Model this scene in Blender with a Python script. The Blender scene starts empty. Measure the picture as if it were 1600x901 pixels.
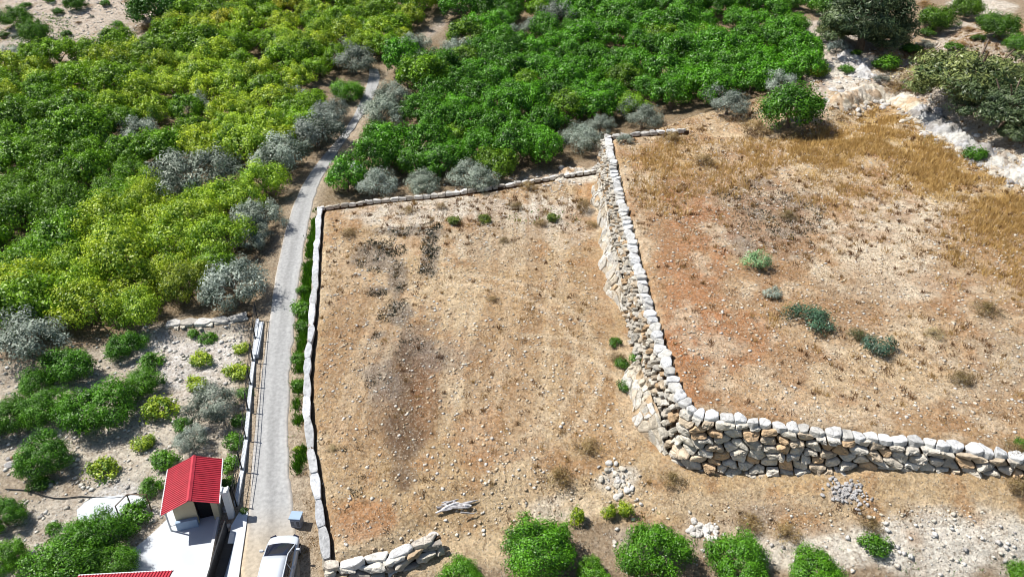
import bpy, math, random
import numpy as np
rng = np.random.default_rng(7); random.seed(7)
SC = bpy.context.scene
R = math.radians
# ------------------------------------------------------------------ camera, light, exposure
F = 1142.0; PITCH = R(31); CH = 33.6
cam = bpy.data.cameras.new('camera'); co = bpy.data.objects.new('camera', cam); SC.collection.objects.link(co)
co.location = (0, 0, CH); co.rotation_euler = (R(90) - PITCH, 0, 0)
cam.sensor_width = 36; cam.lens = 36 * F / 1600; cam.clip_end = 6000; cam.clip_start = .5
SC.camera = co
try: SC.cycles.filter_width = 1.0
except Exception: pass
SC.render.resolution_x = 1024; SC.render.resolution_y = 576
TOSUN = np.array([-.60, .16, .92]); TOSUN /= np.linalg.norm(TOSUN)
w = bpy.data.worlds.new('World'); SC.world = w; w.use_nodes = True
nt = w.node_tree; bg = nt.nodes['Background']
sk = nt.nodes.new('ShaderNodeTexSky'); sk.sky_type = 'NISHITA'; sk.sun_disc = False
sk.sun_elevation = math.asin(TOSUN[2]); sk.sun_rotation = math.atan2(TOSUN[0], TOSUN[1])
nt.links.new(sk.outputs[0], bg.inputs[0]); bg.inputs[1].default_value = .07
sl = bpy.data.lights.new('sun', 'SUN'); sl.energy = 5.0; sl.angle = R(.5); sl.color = (1, .95, .87)
so = bpy.data.objects.new('sun', sl); SC.collection.objects.link(so); so.location = (-40, 20, 80)
from mathutils import Vector
so.rotation_euler = Vector(TOSUN).to_track_quat('Z', 'Y').to_euler()
SC.view_settings.view_transform = 'Standard'; SC.view_settings.look = 'None'
SC.view_settings.exposure = 0.5; SC.view_settings.gamma = 1; SC.view_settings.use_curve_mapping = False

# ------------------------------------------------------------------ terrain maths
sp, cp = math.sin(PITCH), math.cos(PITCH)
def G(y):
    y = np.asarray(y, float)
    q = np.clip(y - 75, 0, 65)
    return .07 * (y - 28) + .0016 * q * q + .208 * np.clip(y - 140, 0, 500)
def W(u, v, dz=0.):
    X = (u - 800) / F; Y = (450.5 - v) / F
    d = (X, cp + Y * sp, -sp + Y * cp); lo, hi = 5., 900.
    for _ in range(50):
        m = (lo + hi) / 2
        if CH + d[2] * m > float(G(d[1] * m)) + dz: lo = m
        else: hi = m
    return np.array([d[0] * lo, d[1] * lo, CH + d[2] * lo])
def WP(pts, dz): return np.array([W(u, v, dz)[:2] for u, v in pts])
def project(x, y, z):
    z = z - CH; dep = y * cp - z * sp
    return 800 + F * x / dep, 450.5 - F * (y * sp + z * cp) / dep, dep
def sdist(x, y, P):
    """distance to closed polygon, positive inside (arrays)"""
    d = np.full(x.shape, 1e9); ins = np.zeros(x.shape, bool)
    for i in range(len(P)):
        a = P[i]; b = P[(i + 1) % len(P)]; e = b - a; L = e @ e
        t = np.clip(((x - a[0]) * e[0] + (y - a[1]) * e[1]) / L, 0, 1)
        d = np.minimum(d, (x - a[0] - t * e[0]) ** 2 + (y - a[1] - t * e[1]) ** 2)
        c = (a[1] > y) != (b[1] > y)
        if e[1] != 0: ins ^= c & (x < e[0] * (y - a[1]) / e[1] + a[0])
    d = np.sqrt(d); return np.where(ins, d, -d)
def ldist(x, y, P):
    d = np.full(x.shape, 1e9)
    for a, b in zip(P[:-1], P[1:]):
        e = b - a; t = np.clip(((x - a[0]) * e[0] + (y - a[1]) * e[1]) / (e @ e), 0, 1)
        d = np.minimum(d, (x - a[0] - t * e[0]) ** 2 + (y - a[1] - t * e[1]) ** 2)
    return np.sqrt(d)
_L = rng.random((256, 256))
def vn(x, y):
    xi = np.floor(x).astype(int); yi = np.floor(y).astype(int); fx = x - xi; fy = y - yi
    fx = fx * fx * (3 - 2 * fx); fy = fy * fy * (3 - 2 * fy)
    g = lambda a, b: _L[a % 256, b % 256]
    return (g(xi, yi) * (1 - fx) + g(xi + 1, yi) * fx) * (1 - fy) + (g(xi, yi + 1) * (1 - fx) + g(xi + 1, yi + 1) * fx) * fy
def fbm(x, y, s, o=4):
    r = 0; a = .5
    for k in range(o):
        r = r + a * vn(x / s * 2 ** k + 17.3 * k, y / s * 2 ** k + 9.1 * k); a *= .5
    return r / .94
def ss(a, b, x):
    t = np.clip((x - a) / (b - a), 0, 1); return t * t * (3 - 2 * t)

A_H, B_H, GD = .9, 4.5, -.4
wallA_px = [(497, 325), (491, 400), (484, 500), (474, 600), (479, 690), (490, 770), (502, 845), (507, 888)]
frontA_px = [(507, 888), (560, 884), (615, 872), (655, 858), (690, 842)]
backA_px = [(497, 325), (600, 312), (700, 303), (800, 288), (870, 276), (935, 266)]
PA = np.vstack([WP(frontA_px[::-1], A_H), WP(wallA_px[::-1][1:], A_H), WP(backA_px[1:], A_H),
                WP([(1000, 200), (1300, 150), (1750, 150)], 2.), [[120, 60], [120, 28]], WP([(1700, 890), (1400, 880), (1150, 850), (900, 800), (760, 850)], 0)])
wallB_px = [(944, 214), (953, 262), (966, 320), (986, 400), (1003, 470), (1024, 540), (1044, 600), (1060, 640)]
southB_px = [(1060, 640), (1072, 652), (1150, 660), (1250, 676), (1350, 688), (1450, 698), (1550, 712), (1650, 728), (1800, 752)]
backB_px = [(944, 214), (1000, 208), (1075, 203)]
PB = np.vstack([WP(southB_px[::-1], B_H), WP(wallB_px[::-1][1:], B_H), WP([(1000, 208), (1075, 203), (1240, 195), (1300, 155), (1390, 60), (1600, 20), (1900, 20)], B_H), [[130, 60]]])
cornerB = W(1060, 640, B_H)[:2]
garden_px = [(402, 503), (392, 600), (383, 700), (372, 760), (350, 905), (340, 1000), (-300, 1000), (-300, 560), (60, 560), (200, 515), (330, 512)]
PG = WP(garden_px, 0)
road_px = [(399, 1000, 474), (372, 901, 470), (388, 800, 458), (394, 700, 452), (405, 600, 452), (420, 500, 462), (431, 420, 470),
           (450, 340, 483), (470, 290, 497), (498, 250, 520), (525, 220, 540), (548, 190, 562), (566, 150, 585), (577, 120, 596), (576, 108, 590)]
RL = np.array([W(a, v, .05)[:2] for a, v, b in road_px]); RR = np.array([W(b, v, .05)[:2] for a, v, b in road_px])
RC = (RL + RR) / 2
def height(x, y, rough=True):
    sa = sdist(x, y, PA); sb = sdist(x, y, PB); sg = sdist(x, y, PG)
    soft = 1 - ss(-6, 2, x + 4) * 1.0          # west of x=-4 crisp walls; east of it soft bank
    north = ss(50, 58, y)
    wdt = .4 + 3.2 * (1 - np.clip(soft + north, 0, 1))
    z = G(y) + A_H * ss(.1, .5 + wdt, sa + .0)
    dx = x - cornerB[0]
    east = (.9 * ss(1, 12, dx) + 3.0 * np.clip(dx - 3, 0, 24) / 24) * ss(21, 28, y)
    nb = ss(5, 30, dx) * ss(60, 80, y)          # soft north-east edge
    up = ss(.5, .9 + 8 * nb, sb)
    zb = G(y) + B_H
    z = z + east * (1 - up)
    z = z * (1 - up) + zb * up
    z = z + GD * ss(0, .5 + 2.5 * ss(-24, -30, x), sg)
    # rocky scarp in the top right rises
    z = z + 2.2 * ss(0, 6, sdist(x, y, PO))
    if rough:
        rd = ss(.2, 3, ldist(x, y, RC) - 1.2)
        yd = ss(0, 1.5, -sdist(x, y, PY))
        wild = np.clip(1 - ss(-.5, .5, sa), 0, 1)
        z = z + (fbm(x, y, 1.3, 4) - .5) * (.14 + .22 * wild) * rd * yd + (fbm(x + 50, y, 9, 3) - .5) * (.35 + .5 * wild) * rd * yd * ss(0, 3, np.abs(sa)) * ss(0, 3, np.abs(sb))
    return z
scarp_px = [(1300, 168), (1345, 152), (1395, 148), (1440, 182), (1470, 208), (1500, 225), (1545, 252), (1600, 282), (1700, 330), (1850, 390)]
PO = np.vstack([WP(scarp_px, B_H), WP([(2100, 300), (1800, 120), (1600, 60), (1500, 20), (1400, 90), (1340, 120)], B_H)])
yard_px = [(262, 812), (235, 838), (205, 862), (185, 885), (175, 915), (323, 915), (330, 880), (344, 792), (337, 770), (262, 775)]
PY = WP(yard_px, GD)

x_f = np.arange(-96, 96.01, .25); y_f = np.arange(17, 141.01, .25)
GX, GY = np.meshgrid(x_f, y_f); GZ = height(GX, GY)
def gz(x, y):
    fx = np.clip((np.asarray(x, float) + 96) / .25, 0, len(x_f) - 1.001); fy = np.clip((np.asarray(y, float) - 17) / .25, 0, len(y_f) - 1.001)
    ix = fx.astype(int); iy = fy.astype(int); tx = fx - ix; ty = fy - iy
    return (GZ[iy, ix] * (1 - tx) + GZ[iy, ix + 1] * tx) * (1 - ty) + (GZ[iy + 1, ix] * (1 - tx) + GZ[iy + 1, ix + 1] * tx) * ty
def hit(u, v):
    """first point of the terrain seen through photo pixel u, v (arrays ok)"""
    u = np.atleast_1d(np.asarray(u, float)); v = np.atleast_1d(np.asarray(v, float))
    X = (u - 800) / F; Y = (450.5 - v) / F
    t = np.linspace(30, 150, 900)[None, :]
    x = X[:, None] * t; y = (cp + Y * sp)[:, None] * t; z = CH + (-sp + Y * cp)[:, None] * t
    below = z < gz(x, y); k = np.argmax(below, axis=1); k[~below.any(1)] = 899
    i = np.arange(len(u)); return np.stack([x[i, k], y[i, k], gz(x[i, k], y[i, k])], 1)

# ------------------------------------------------------------------ object helpers
def tag(o, label=None, cat=None, group=None, kind=None):
    if label: o['label'] = label
    if cat: o['category'] = cat
    if group: o['group'] = group
    if kind: o['kind'] = kind
    return o
def mesh(name, v, f, mats, col=None, mi=None, smooth=False):
    me = bpy.data.meshes.new(name); v = np.asarray(v, np.float32)
    if isinstance(f, np.ndarray):
        n, k = f.shape; me.vertices.add(len(v)); me.vertices.foreach_set('co', v.ravel())
        me.loops.add(n * k); me.loops.foreach_set('vertex_index', f.ravel().astype(np.int32))
        me.polygons.add(n); me.polygons.foreach_set('loop_start', np.arange(0, n * k, k, dtype=np.int32))
        me.polygons.foreach_set('loop_total', np.full(n, k, np.int32)); me.update(calc_edges=True)
    else:
        me.from_pydata(v.tolist(), [], f)
    if not isinstance(mats, (list, tuple)): mats = [mats]
    for m in mats: me.materials.append(m)
    if mi is not None: me.polygons.foreach_set('material_index', np.asarray(mi, np.int32))
    if col is not None:
        a = me.color_attributes.new('Col', 'FLOAT_COLOR', 'POINT')
        c = np.ones((len(v), 4), np.float32); c[:, :3] = col; a.data.foreach_set('color', c.ravel())
    if smooth: me.polygons.foreach_set('use_smooth', np.ones(len(me.polygons), bool))
    return me
def link(name, me, parent=None, loc=None):
    o = bpy.data.objects.new(name, me); SC.collection.objects.link(o)
    if parent is not None: o.parent = parent
    if loc is not None: o.location = loc
    return o
def empty(name, loc, rz=0):
    o = bpy.data.objects.new(name, None); SC.collection.objects.link(o); o.location = loc; o.rotation_euler = (0, 0, rz)
    o.empty_display_size = .3; return o
class MB:
    def __init__(s): s.v = []; s.f = []; s.c = []; s.n = 0
    def add(s, v, f, c=(1, 1, 1)):
        s.v.append(np.asarray(v, float)); s.f += [tuple(i + s.n for i in q) for q in f]
        s.c.append(np.broadcast_to(np.asarray(c, float), (len(v), 3))); s.n += len(v)
    def box(s, c, d, rz=0, col=(1, 1, 1), tilt=0):
        x, y, z = d[0] / 2, d[1] / 2, d[2] / 2
        v = np.array([[a * x, b * y, e * z] for e in (-1, 1) for b in (-1, 1) for a in (-1, 1)])
        if tilt: ct, st = math.cos(tilt), math.sin(tilt); v = np.c_[v[:, 0] * ct + v[:, 2] * st, v[:, 1], -v[:, 0] * st + v[:, 2] * ct]
        cz, sz = math.cos(rz), math.sin(rz); v = np.c_[v[:, 0] * cz - v[:, 1] * sz, v[:, 0] * sz + v[:, 1] * cz, v[:, 2]] + np.asarray(c)
        s.add(v, [(0, 2, 3, 1), (4, 5, 7, 6), (0, 1, 5, 4), (2, 6, 7, 3), (0, 4, 6, 2), (1, 3, 7, 5)], col)
    def tube(s, pts, rad, n=7, col=(1, 1, 1)):
        pts = np.asarray(pts, float); rad = np.broadcast_to(rad, (len(pts),)); vs = []
        for i, p in enumerate(pts):
            t = pts[min(i + 1, len(pts) - 1)] - pts[max(i - 1, 0)]; t = t / (np.linalg.norm(t) + 1e-9)
            a = np.cross(t, [0, 0, 1.]) if abs(t[2]) < .9 else np.cross(t, [1., 0, 0]); a /= np.linalg.norm(a); b = np.cross(t, a)
            for k in range(n):
                an = 2 * math.pi * k / n; vs.append(p + rad[i] * (a * math.cos(an) + b * math.sin(an)))
        f = [(i * n + k, i * n + (k + 1) % n, (i + 1) * n + (k + 1) % n, (i + 1) * n + k) for i in range(len(pts) - 1) for k in range(n)]
        f += [tuple(range(n - 1, -1, -1)), tuple((len(pts) - 1) * n + k for k in range(n))]
        s.add(vs, f, col)
    def build(s, name, mat, parent=None, origin=None, smooth=False, loc=None):
        v = np.vstack(s.v); 
        if origin is not None: v = v - np.asarray(origin)
        return link(name, mesh(name, v, s.f, mat, np.vstack(s.c), smooth=smooth), parent, loc)

def mat(name):
    m = bpy.data.materials.new(name); m.use_nodes = True; t = m.node_tree; return m, t, t.nodes['Principled BSDF']
def simple(name, col, rough=.6, metal=0, var=.15, scale=6, bump=0, spec=.3, coat=0, useattr=False):
    m, t, b = mat(name); N = t.nodes; Lk = t.links
    tc = N.new('ShaderNodeTexCoord'); no = N.new('ShaderNodeTexNoise'); no.inputs['Scale'].default_value = scale; no.inputs['Detail'].default_value = 6
    Lk.new(tc.outputs['Object'], no.inputs['Vector'])
    mr = N.new('ShaderNodeMapRange'); mr.inputs[1].default_value = .3; mr.inputs[2].default_value = .7
    mr.inputs[3].default_value = 1 - var; mr.inputs[4].default_value = 1 + var; Lk.new(no.outputs[0], mr.inputs[0])
    mx = N.new('ShaderNodeMix'); mx.data_type = 'RGBA'; mx.blend_type = 'MULTIPLY'; mx.inputs[0].default_value = 1
    Lk.new(mr.outputs[0], mx.inputs[7])
    if useattr:
        at = N.new('ShaderNodeAttribute'); at.attribute_name = 'Col'; Lk.new(at.outputs[0], mx.inputs[6])
    else: mx.inputs[6].default_value = (*col, 1)
    Lk.new(mx.outputs[2], b.inputs['Base Color']); b.inputs['Roughness'].default_value = rough; b.inputs['Metallic'].default_value = metal
    b.inputs['Specular IOR Level'].default_value = spec; b.inputs['Coat Weight'].default_value = coat
    if bump:
        bp = N.new('ShaderNodeBump'); bp.inputs['Strength'].default_value = .8; bp.inputs['Distance'].default_value = bump
        n2 = N.new('ShaderNodeTexNoise'); n2.inputs['Scale'].default_value = scale * 2; n2.inputs['Detail'].default_value = 8; n2.inputs['Roughness'].default_value = .65
        Lk.new(tc.outputs['Object'], n2.inputs['Vector']); Lk.new(n2.outputs[0], bp.inputs['Height']); Lk.new(bp.outputs[0], b.inputs['Normal'])
    return m
def add_cracks(m, scale=3.5, k=.55):
    t = m.node_tree; N = t.nodes; Lk = t.links; b = N['Principled BSDF']; src = b.inputs['Base Color'].links[0].from_socket
    tc = N.new('ShaderNodeTexCoord'); no = N.new('ShaderNodeTexNoise'); no.inputs['Scale'].default_value = scale; no.inputs['Detail'].default_value = 9; no.inputs['Roughness'].default_value = .8
    Lk.new(tc.outputs['Object'], no.inputs['Vector']); mr = N.new('ShaderNodeMapRange'); mr.inputs[1].default_value = .36; mr.inputs[2].default_value = .46; mr.inputs[3].default_value = k; mr.inputs[4].default_value = 1
    Lk.new(no.outputs[0], mr.inputs[0]); mx = N.new('ShaderNodeMix'); mx.data_type = 'RGBA'; mx.blend_type = 'MULTIPLY'; mx.inputs[0].default_value = 1
    Lk.new(src, mx.inputs[6]); Lk.new(mr.outputs[0], mx.inputs[7]); Lk.new(mx.outputs[2], b.inputs['Base Color']); return m
def ground_mat():
    m, t, b = mat('stony_soil'); N = t.nodes; Lk = t.links
    tc = N.new('ShaderNodeTexCoord'); at = N.new('ShaderNodeAttribute'); at.attribute_name = 'Col'
    def noise(sc, det=5, vec=None, rgh=.6):
        n = N.new('ShaderNodeTexNoise'); n.inputs['Scale'].default_value = sc; n.inputs['Detail'].default_value = det; n.inputs['Roughness'].default_value = rgh
        Lk.new(vec or tc.outputs['Object'], n.inputs['Vector']); return n.outputs[0]
    def rngn(src, a, b_, c, d):
        n = N.new('ShaderNodeMapRange'); n.inputs[1].default_value = a; n.inputs[2].default_value = b_; n.inputs[3].default_value = c; n.inputs[4].default_value = d
        Lk.new(src, n.inputs[0]); return n.outputs[0]
    def mix(fac, a, b_, mode='MIX'):
        n = N.new('ShaderNodeMix'); n.data_type = 'RGBA'; n.blend_type = mode
        for s_, i in ((fac, 0), (a, 6), (b_, 7)):
            if hasattr(s_, 'is_output'): Lk.new(s_, n.inputs[i])
            else: n.inputs[i].default_value = s_ if i == 0 else (*s_, 1)
        return n.outputs[2]
    c = mix(1, at.outputs[0], rngn(noise(2.6, 7, rgh=.8), .34, .66, .55, 1.42), 'MULTIPLY')
    c = mix(rngn(noise(.9, 7, rgh=.75), .52, .66, 0, .32), c, (.28, .15, .07))
    c = mix(rngn(noise(5.5, 4, rgh=.7), .55, .68, 0, .6), c, (.17, .11, .06))
    vo = N.new('ShaderNodeTexVoronoi'); vo.inputs['Scale'].default_value = 5.5; Lk.new(tc.outputs['Object'], vo.inputs['Vector'])
    sp_ = rngn(vo.outputs['Distance'], .12, .28, 1, 0)
    sel = N.new('ShaderNodeSeparateColor'); Lk.new(vo.outputs['Color'], sel.inputs[0])
    mm = N.new('ShaderNodeMath'); mm.operation = 'MULTIPLY'; Lk.new(sp_, mm.inputs[0]); Lk.new(rngn(sel.outputs[0], .5, .8, 0, .8), mm.inputs[1])
    c = mix(mm.outputs[0], c, (.60, .54, .45))
    v2 = N.new('ShaderNodeTexVoronoi'); v2.inputs['Scale'].default_value = 8.5; Lk.new(tc.outputs['Object'], v2.inputs['Vector'])
    s2 = N.new('ShaderNodeSeparateColor'); Lk.new(v2.outputs['Color'], s2.inputs[0])
    c = mix(rngn(s2.outputs[1], .6, 1, 0, .45), c, (.55, .47, .36)); c = mix(rngn(s2.outputs[2], .7, 1, 0, .5), c, (.14, .09, .05))
    Lk.new(c, b.inputs['Base Color']); b.inputs['Roughness'].default_value = .95; b.inputs['Specular IOR Level'].default_value = .1
    h = N.new('ShaderNodeMath'); h.operation = 'ADD'; Lk.new(noise(4, 8, rgh=.75), h.inputs[0])
    h2 = N.new('ShaderNodeMath'); h2.operation = 'MULTIPLY'; h2.inputs[1].default_value = .5; Lk.new(mm.outputs[0], h2.inputs[0]); Lk.new(h2.outputs[0], h.inputs[1])
    bp = N.new('ShaderNodeBump'); bp.inputs['Strength'].default_value = 1; bp.inputs['Distance'].default_value = .3
    Lk.new(h.outputs[0], bp.inputs['Height']); Lk.new(bp.outputs[0], b.inputs['Normal'])
    return m
def leaf_mat(name, c1, c2, trans=.3):
    m = bpy.data.materials.new(name); m.use_nodes = True; t = m.node_tree; N = t.nodes; Lk = t.links; N.remove(N['Principled BSDF'])
    oi = N.new('ShaderNodeObjectInfo'); at = N.new('ShaderNodeAttribute'); at.attribute_name = 'Col'
    sp_ = N.new('ShaderNodeSeparateColor'); Lk.new(at.outputs[0], sp_.inputs[0])
    mx = N.new('ShaderNodeMix'); mx.data_type = 'RGBA'; mx.inputs[6].default_value = (*c1, 1); mx.inputs[7].default_value = (*c2, 1); Lk.new(sp_.outputs[0], mx.inputs[0])
    m2 = N.new('ShaderNodeMix'); m2.data_type = 'RGBA'; m2.blend_type = 'MULTIPLY'; m2.inputs[0].default_value = 1
    Lk.new(mx.outputs[2], m2.inputs[6]); Lk.new(oi.outputs['Color'], m2.inputs[7])
    d = N.new('ShaderNodeBsdfDiffuse'); tr = N.new('ShaderNodeBsdfTranslucent'); gl = N.new('ShaderNodeBsdfGlossy'); gl.inputs['Roughness'].default_value = .45
    ms = N.new('ShaderNodeMixShader'); ms.inputs[0].default_value = trans; mg = N.new('ShaderNodeMixShader'); mg.inputs[0].default_value = .04
    Lk.new(m2.outputs[2], d.inputs[0]); Lk.new(m2.outputs[2], tr.inputs[0]); Lk.new(d.outputs[0], ms.inputs[1]); Lk.new(tr.outputs[0], ms.inputs[2])
    Lk.new(ms.outputs[0], mg.inputs[1]); Lk.new(gl.outputs[0], mg.inputs[2]); Lk.new(mg.outputs[0], N['Material Output'].inputs[0])
    return m
M = dict(
    ground=ground_mat(),
    stone=add_cracks(simple('limestone', (0, 0, 0), .9, var=.22, scale=3.2, bump=.16, spec=.15, useattr=True)),
    concrete=simple('road_concrete', (0, 0, 0), .85, var=.16, scale=4.5, bump=.01, spec=.2, useattr=True),
    yard=simple('pale_concrete', (.50, .535, .58), .8, var=.06, scale=.8, bump=.004, spec=.2),
    bark=simple('bark', (.16, .12, .09), .95, var=.3, scale=8, bump=.02),
    leaf=leaf_mat('green_leaves', (.022, .085, .004), (.15, .38, .012)),
    yleaf=leaf_mat('yellow_green_leaves', (.07, .18, .01), (.50, .62, .035), .3),
    oleaf=leaf_mat('silver_leaves', (.04, .07, .04), (.46, .53, .45), .1),
    pleaf=leaf_mat('pine_needles', (.02, .045, .015), (.16, .20, .07), .1),
    dleaf=leaf_mat('dry_stalks', (.15, .075, .03), (.60, .41, .15), .2),
    red=simple('red_roof_sheet', (.43, .035, .055), .45, var=.16, scale=3, spec=.5),
    beige=simple('beige_render', (.55, .48, .33), .85, var=.06, scale=3),
    white=simple('white_paint', (.58, .60, .62), .6, var=.04, scale=3),
    bluew=simple('pale_blue', (.28, .38, .52), .6, var=.04, scale=3),  # even bluish tone of the hut's lower band and the cabinet lid
    dark=simple('dark_metal', (.02, .022, .026), .5, var=.2, scale=5, metal=.3),
    black=simple('dark_opening', (.012, .012, .014), .8),
    steel=simple('galvanised_steel', (.26, .30, .38), .55, var=.12, scale=9, metal=.2),
    rust=simple('rusty_pipe', (.12, .075, .05), .8, var=.3, scale=9),
    carp=simple('white_car_paint', (.52, .56, .62), .25, var=.01, scale=1, coat=.6, spec=.5),
    glass=simple('tinted_glass', (.012, .014, .03), .08, var=0, scale=1, spec=.8),
    tyre=simple('tyre_rubber', (.02, .02, .02), .85),
    wood=simple('driftwood', (0, 0, 0), .85, var=.3, scale=7, bump=.01, useattr=True),
)
# ------------------------------------------------------------------ ground sheet
def grow(a0, sgn, n, s0=.5, k=1.28):
    r = []; s = s0
    for _ in range(n): a0 += sgn * s; s *= k; r.append(a0)
    return r
xs = np.array(sorted(grow(-96, -1, 28)) + list(x_f) + grow(96, 1, 28)); ys = np.array(sorted(grow(17, -1, 28)) + list(y_f) + grow(141, 1, 28))
X, Y = np.meshgrid(xs, ys)
Z = np.interp(Y, ys, G(ys)); Z = gz(X, Y) + (G(np.clip(Y, -60, 640)) - G(np.clip(Y, 17, 141)))
U, V, D = project(GX, GY, GZ)
NZ = fbm(GX, GY, 5, 4); N2 = fbm(GX + 31, GY + 7, 1.6, 4)
col = np.zeros(GX.shape + (3,)); col[:] = (.33, .25, .17)
def lay(mask, c, k=1.0):
    global col
    a = np.clip(mask * k, 0, 1)[..., None]; col = col * (1 - a) + np.array(c) * a
sa = sdist(GX, GY, PA); sb = sdist(GX, GY, PB); sg = sdist(GX, GY, PG)
lay(ss(-1, 1, sa), (.50, .36, .205)); lay(ss(.3, .8, sb), (.49, .335, .195)); lay(ss(0, 1.5, sg), (.56, .50, .42))
lay(ss(.40, .65, NZ) * (sa > 0), (.66, .53, .36), .8); lay(ss(.52, .70, N2) * (sa > 0), (.40, .215, .10), .6)
def patch(u, v, ru, rv, c, k=1., sharp=1.):
    q = ((U - u) / ru) ** 2 + ((V - v) / rv) ** 2
    lay(ss(1.25, .35, q + (N2 - .5) * 2.4 * sharp), c, k)
WH = (.76, .72, .64); TAN = (.68, .53, .34); REDB = (.42, .18, .075); GRY = (.27, .235, .205); ASH = (.13, .13, .125); STRAW = (.50, .33, .11); DK = (.20, .12, .065)
for a in [(720, 330, 240, 28, WH, .75), (880, 350, 60, 40, WH, .5), (780, 380, 90, 45, (.55, .46, .34), .7), (720, 470, 100, 60, TAN, .5),
          (800, 560, 60, 160, (.42, .26, .13), .55), (560, 560, 60, 200, (.42, .27, .15), .5), (880, 520, 55, 130, (.45, .31, .17), .6),
          (650, 610, 45, 90, DK, .65), (610, 560, 50, 60, GRY, .5), (600, 640, 30, 60, DK, .5), (560, 810, 55, 35, REDB, .6), (750, 690, 45, 60, REDB, .35),
          (880, 610, 60, 70, TAN, .4), (940, 650, 60, 80, (.46, .29, .15), .7), (820, 770, 90, 60, TAN, .7), (700, 860, 110, 40, TAN, .8),
          (965, 755, 38, 26, WH, .9), (1040, 600, 12, 150, REDB, .2), (880, 790, 60, 22, WH, .5), (1000, 780, 120, 30, TAN, .7),
          (1200, 790, 200, 25, (.50, .39, .26), .7), (1320, 770, 25, 14, (.45, .45, .47), .8), (1250, 840, 240, 35, (.48, .40, .31), .7), (1480, 850, 160, 60, WH, .9), (1300, 860, 160, 30, WH, .7), (1200, 800, 60, 20, GRY, .5),
          (1000, 850, 60, 30, (.50, .44, .38), .7),
          (1280, 430, 330, 230, (.46, .29, .16), .5), (1200, 340, 110, 60, GRY, .75), (1100, 320, 60, 50, (.38, .27, .17), .6), (1080, 430, 60, 160, REDB, .7), (1130, 540, 90, 60, REDB, .65), (1070, 570, 50, 80, REDB, .6), (1200, 620, 100, 30, REDB, .35),
          (1400, 380, 130, 110, (.74, .63, .48), .9), (1300, 250, 90, 60, TAN, .5), (1450, 560, 160, 60, TAN, .6), (1250, 600, 120, 40, TAN, .5), (1340, 460, 70, 50, (.36, .24, .14), .5), (1550, 560, 80, 60, GRY, .3),
          (1370, 210, 80, 40, STRAW, .8), (1290, 235, 60, 40, STRAW, .6), (1480, 270, 80, 45, STRAW, .8), (1560, 330, 70, 60, STRAW, .75), (1440, 230, 60, 25, STRAW, .8), (1050, 250, 80, 30, STRAW, .35),
          (1000, 660, 60, 30, TAN, .4), (1450, 660, 160, 25, (.42, .26, .13), .5)]: patch(*a)
# garden, wild parts
for a in [(340, 690, 60, 90, (.50, .42, .32), .4), (300, 560, 100, 70, (.66, .63, .60), .95), (340, 520, 60, 16, WH, .8), (180, 790, 60, 45, (.66, .66, .66), .85), (200, 690, 160, 70, (.62, .57, .49), .8), (60, 760, 90, 30, (.38, .31, .23), .8),
          (100, 830, 70, 60, (.58, .53, .46), .8), (110, 40, 150, 60, (.60, .53, .46), .8), (30, 85, 60, 25, (.52, .48, .44), .7),
          (1290, 90, 90, 60, (.66, .59, .52), .9), (1250, 150, 50, 40, (.5, .45, .4), .8), (1420, 80, 90, 30, (.45, .33, .22), .7), (1340, 110, 50, 30, WH, .8), (1540, 10, 60, 14, WH, .7),
          (800, 280, 130, 18, (.58, .48, .37), .7), (900, 275, 40, 12, WH, .8), (920, 300, 20, 14, (.50, .24, .08), .7),
          (690, 50, 40, 22, (.55, .49, .44), .9), (520, 140, 40, 25, (.52, .46, .40), .8), (545, 200, 30, 60, (.50, .42, .34), .6)]: patch(*a)
rdm = ldist(GX, GY, RC); lay(ss(3.3, 1.7, rdm + (N2 - .5)), (.52, .44, .34), .8)
lay(ss(0, 1.5, sdist(GX, GY, PO)), (.50, .46, .41), .8)
# plough streaks
inf = ss(.5, 2, sa) * (sb < -1.5) * ss(33, 37, GY); wx = GX + .6 * np.sin(GY * .09) - .04 * (GY - 40)
st = fbm(wx * 1.5, GY * .07, 1., 3); lay(ss(.53, .60, st) * inf, (.66, .53, .37), .4); lay(ss(.46, .38, st) * inf, (.34, .21, .11), .4)
fur = np.sin(wx * 2 * np.pi / 1.15 + 1.5 * fbm(GX, GY * .2, 4, 2)); lay(ss(.2, .9, fur) * inf * ss(.35, .6, fbm(GX, GY, 9, 2)), (.30, .19, .11), .5)
for cu, cv, rr0 in ((700, 560, 11.), (700, 560, 9.4), (840, 640, 8.), (840, 640, 6.5)):
    cc0 = W(cu, cv, A_H); dd = np.hypot(GX - cc0[0], GY - cc0[1]); lay(ss(.38, .15, np.abs(dd - rr0)) * inf * (GX > cc0[0] - 1), (.70, .57, .40), .55)
patch(650, 560, 40, 70, (.20, .16, .13), .85); patch(632, 640, 34, 120, (.14, .09, .06), .85); patch(600, 600, 30, 50, GRY, .6); patch(665, 610, 26, 70, (.26, .13, .06), .6)
for a in [(645, 362, 60, 10), (590, 400, 40, 22), (672, 395, 16, 36), (622, 440, 16, 40), (590, 455, 20, 10), (590, 523, 14, 10), (625, 490, 26, 22)]: patch(*a, (.15, .14, .13), .7, .8)
lay(ss(.56, .68, fbm(GX + 3, GY + 60, 2.6, 4)) * (sb > .5), (.36, .20, .10), .6); lay(ss(.57, .68, fbm(GX + 93, GY + 20, 2.2, 4)) * (sb > .5), (.72, .60, .44), .55)
patch(1540, 380, 110, 60, (.40, .25, .12), .7); patch(1330, 500, 60, 40, (.36, .22, .12), .5); patch(700, 555, 60, 30, GRY, .5)
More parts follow.
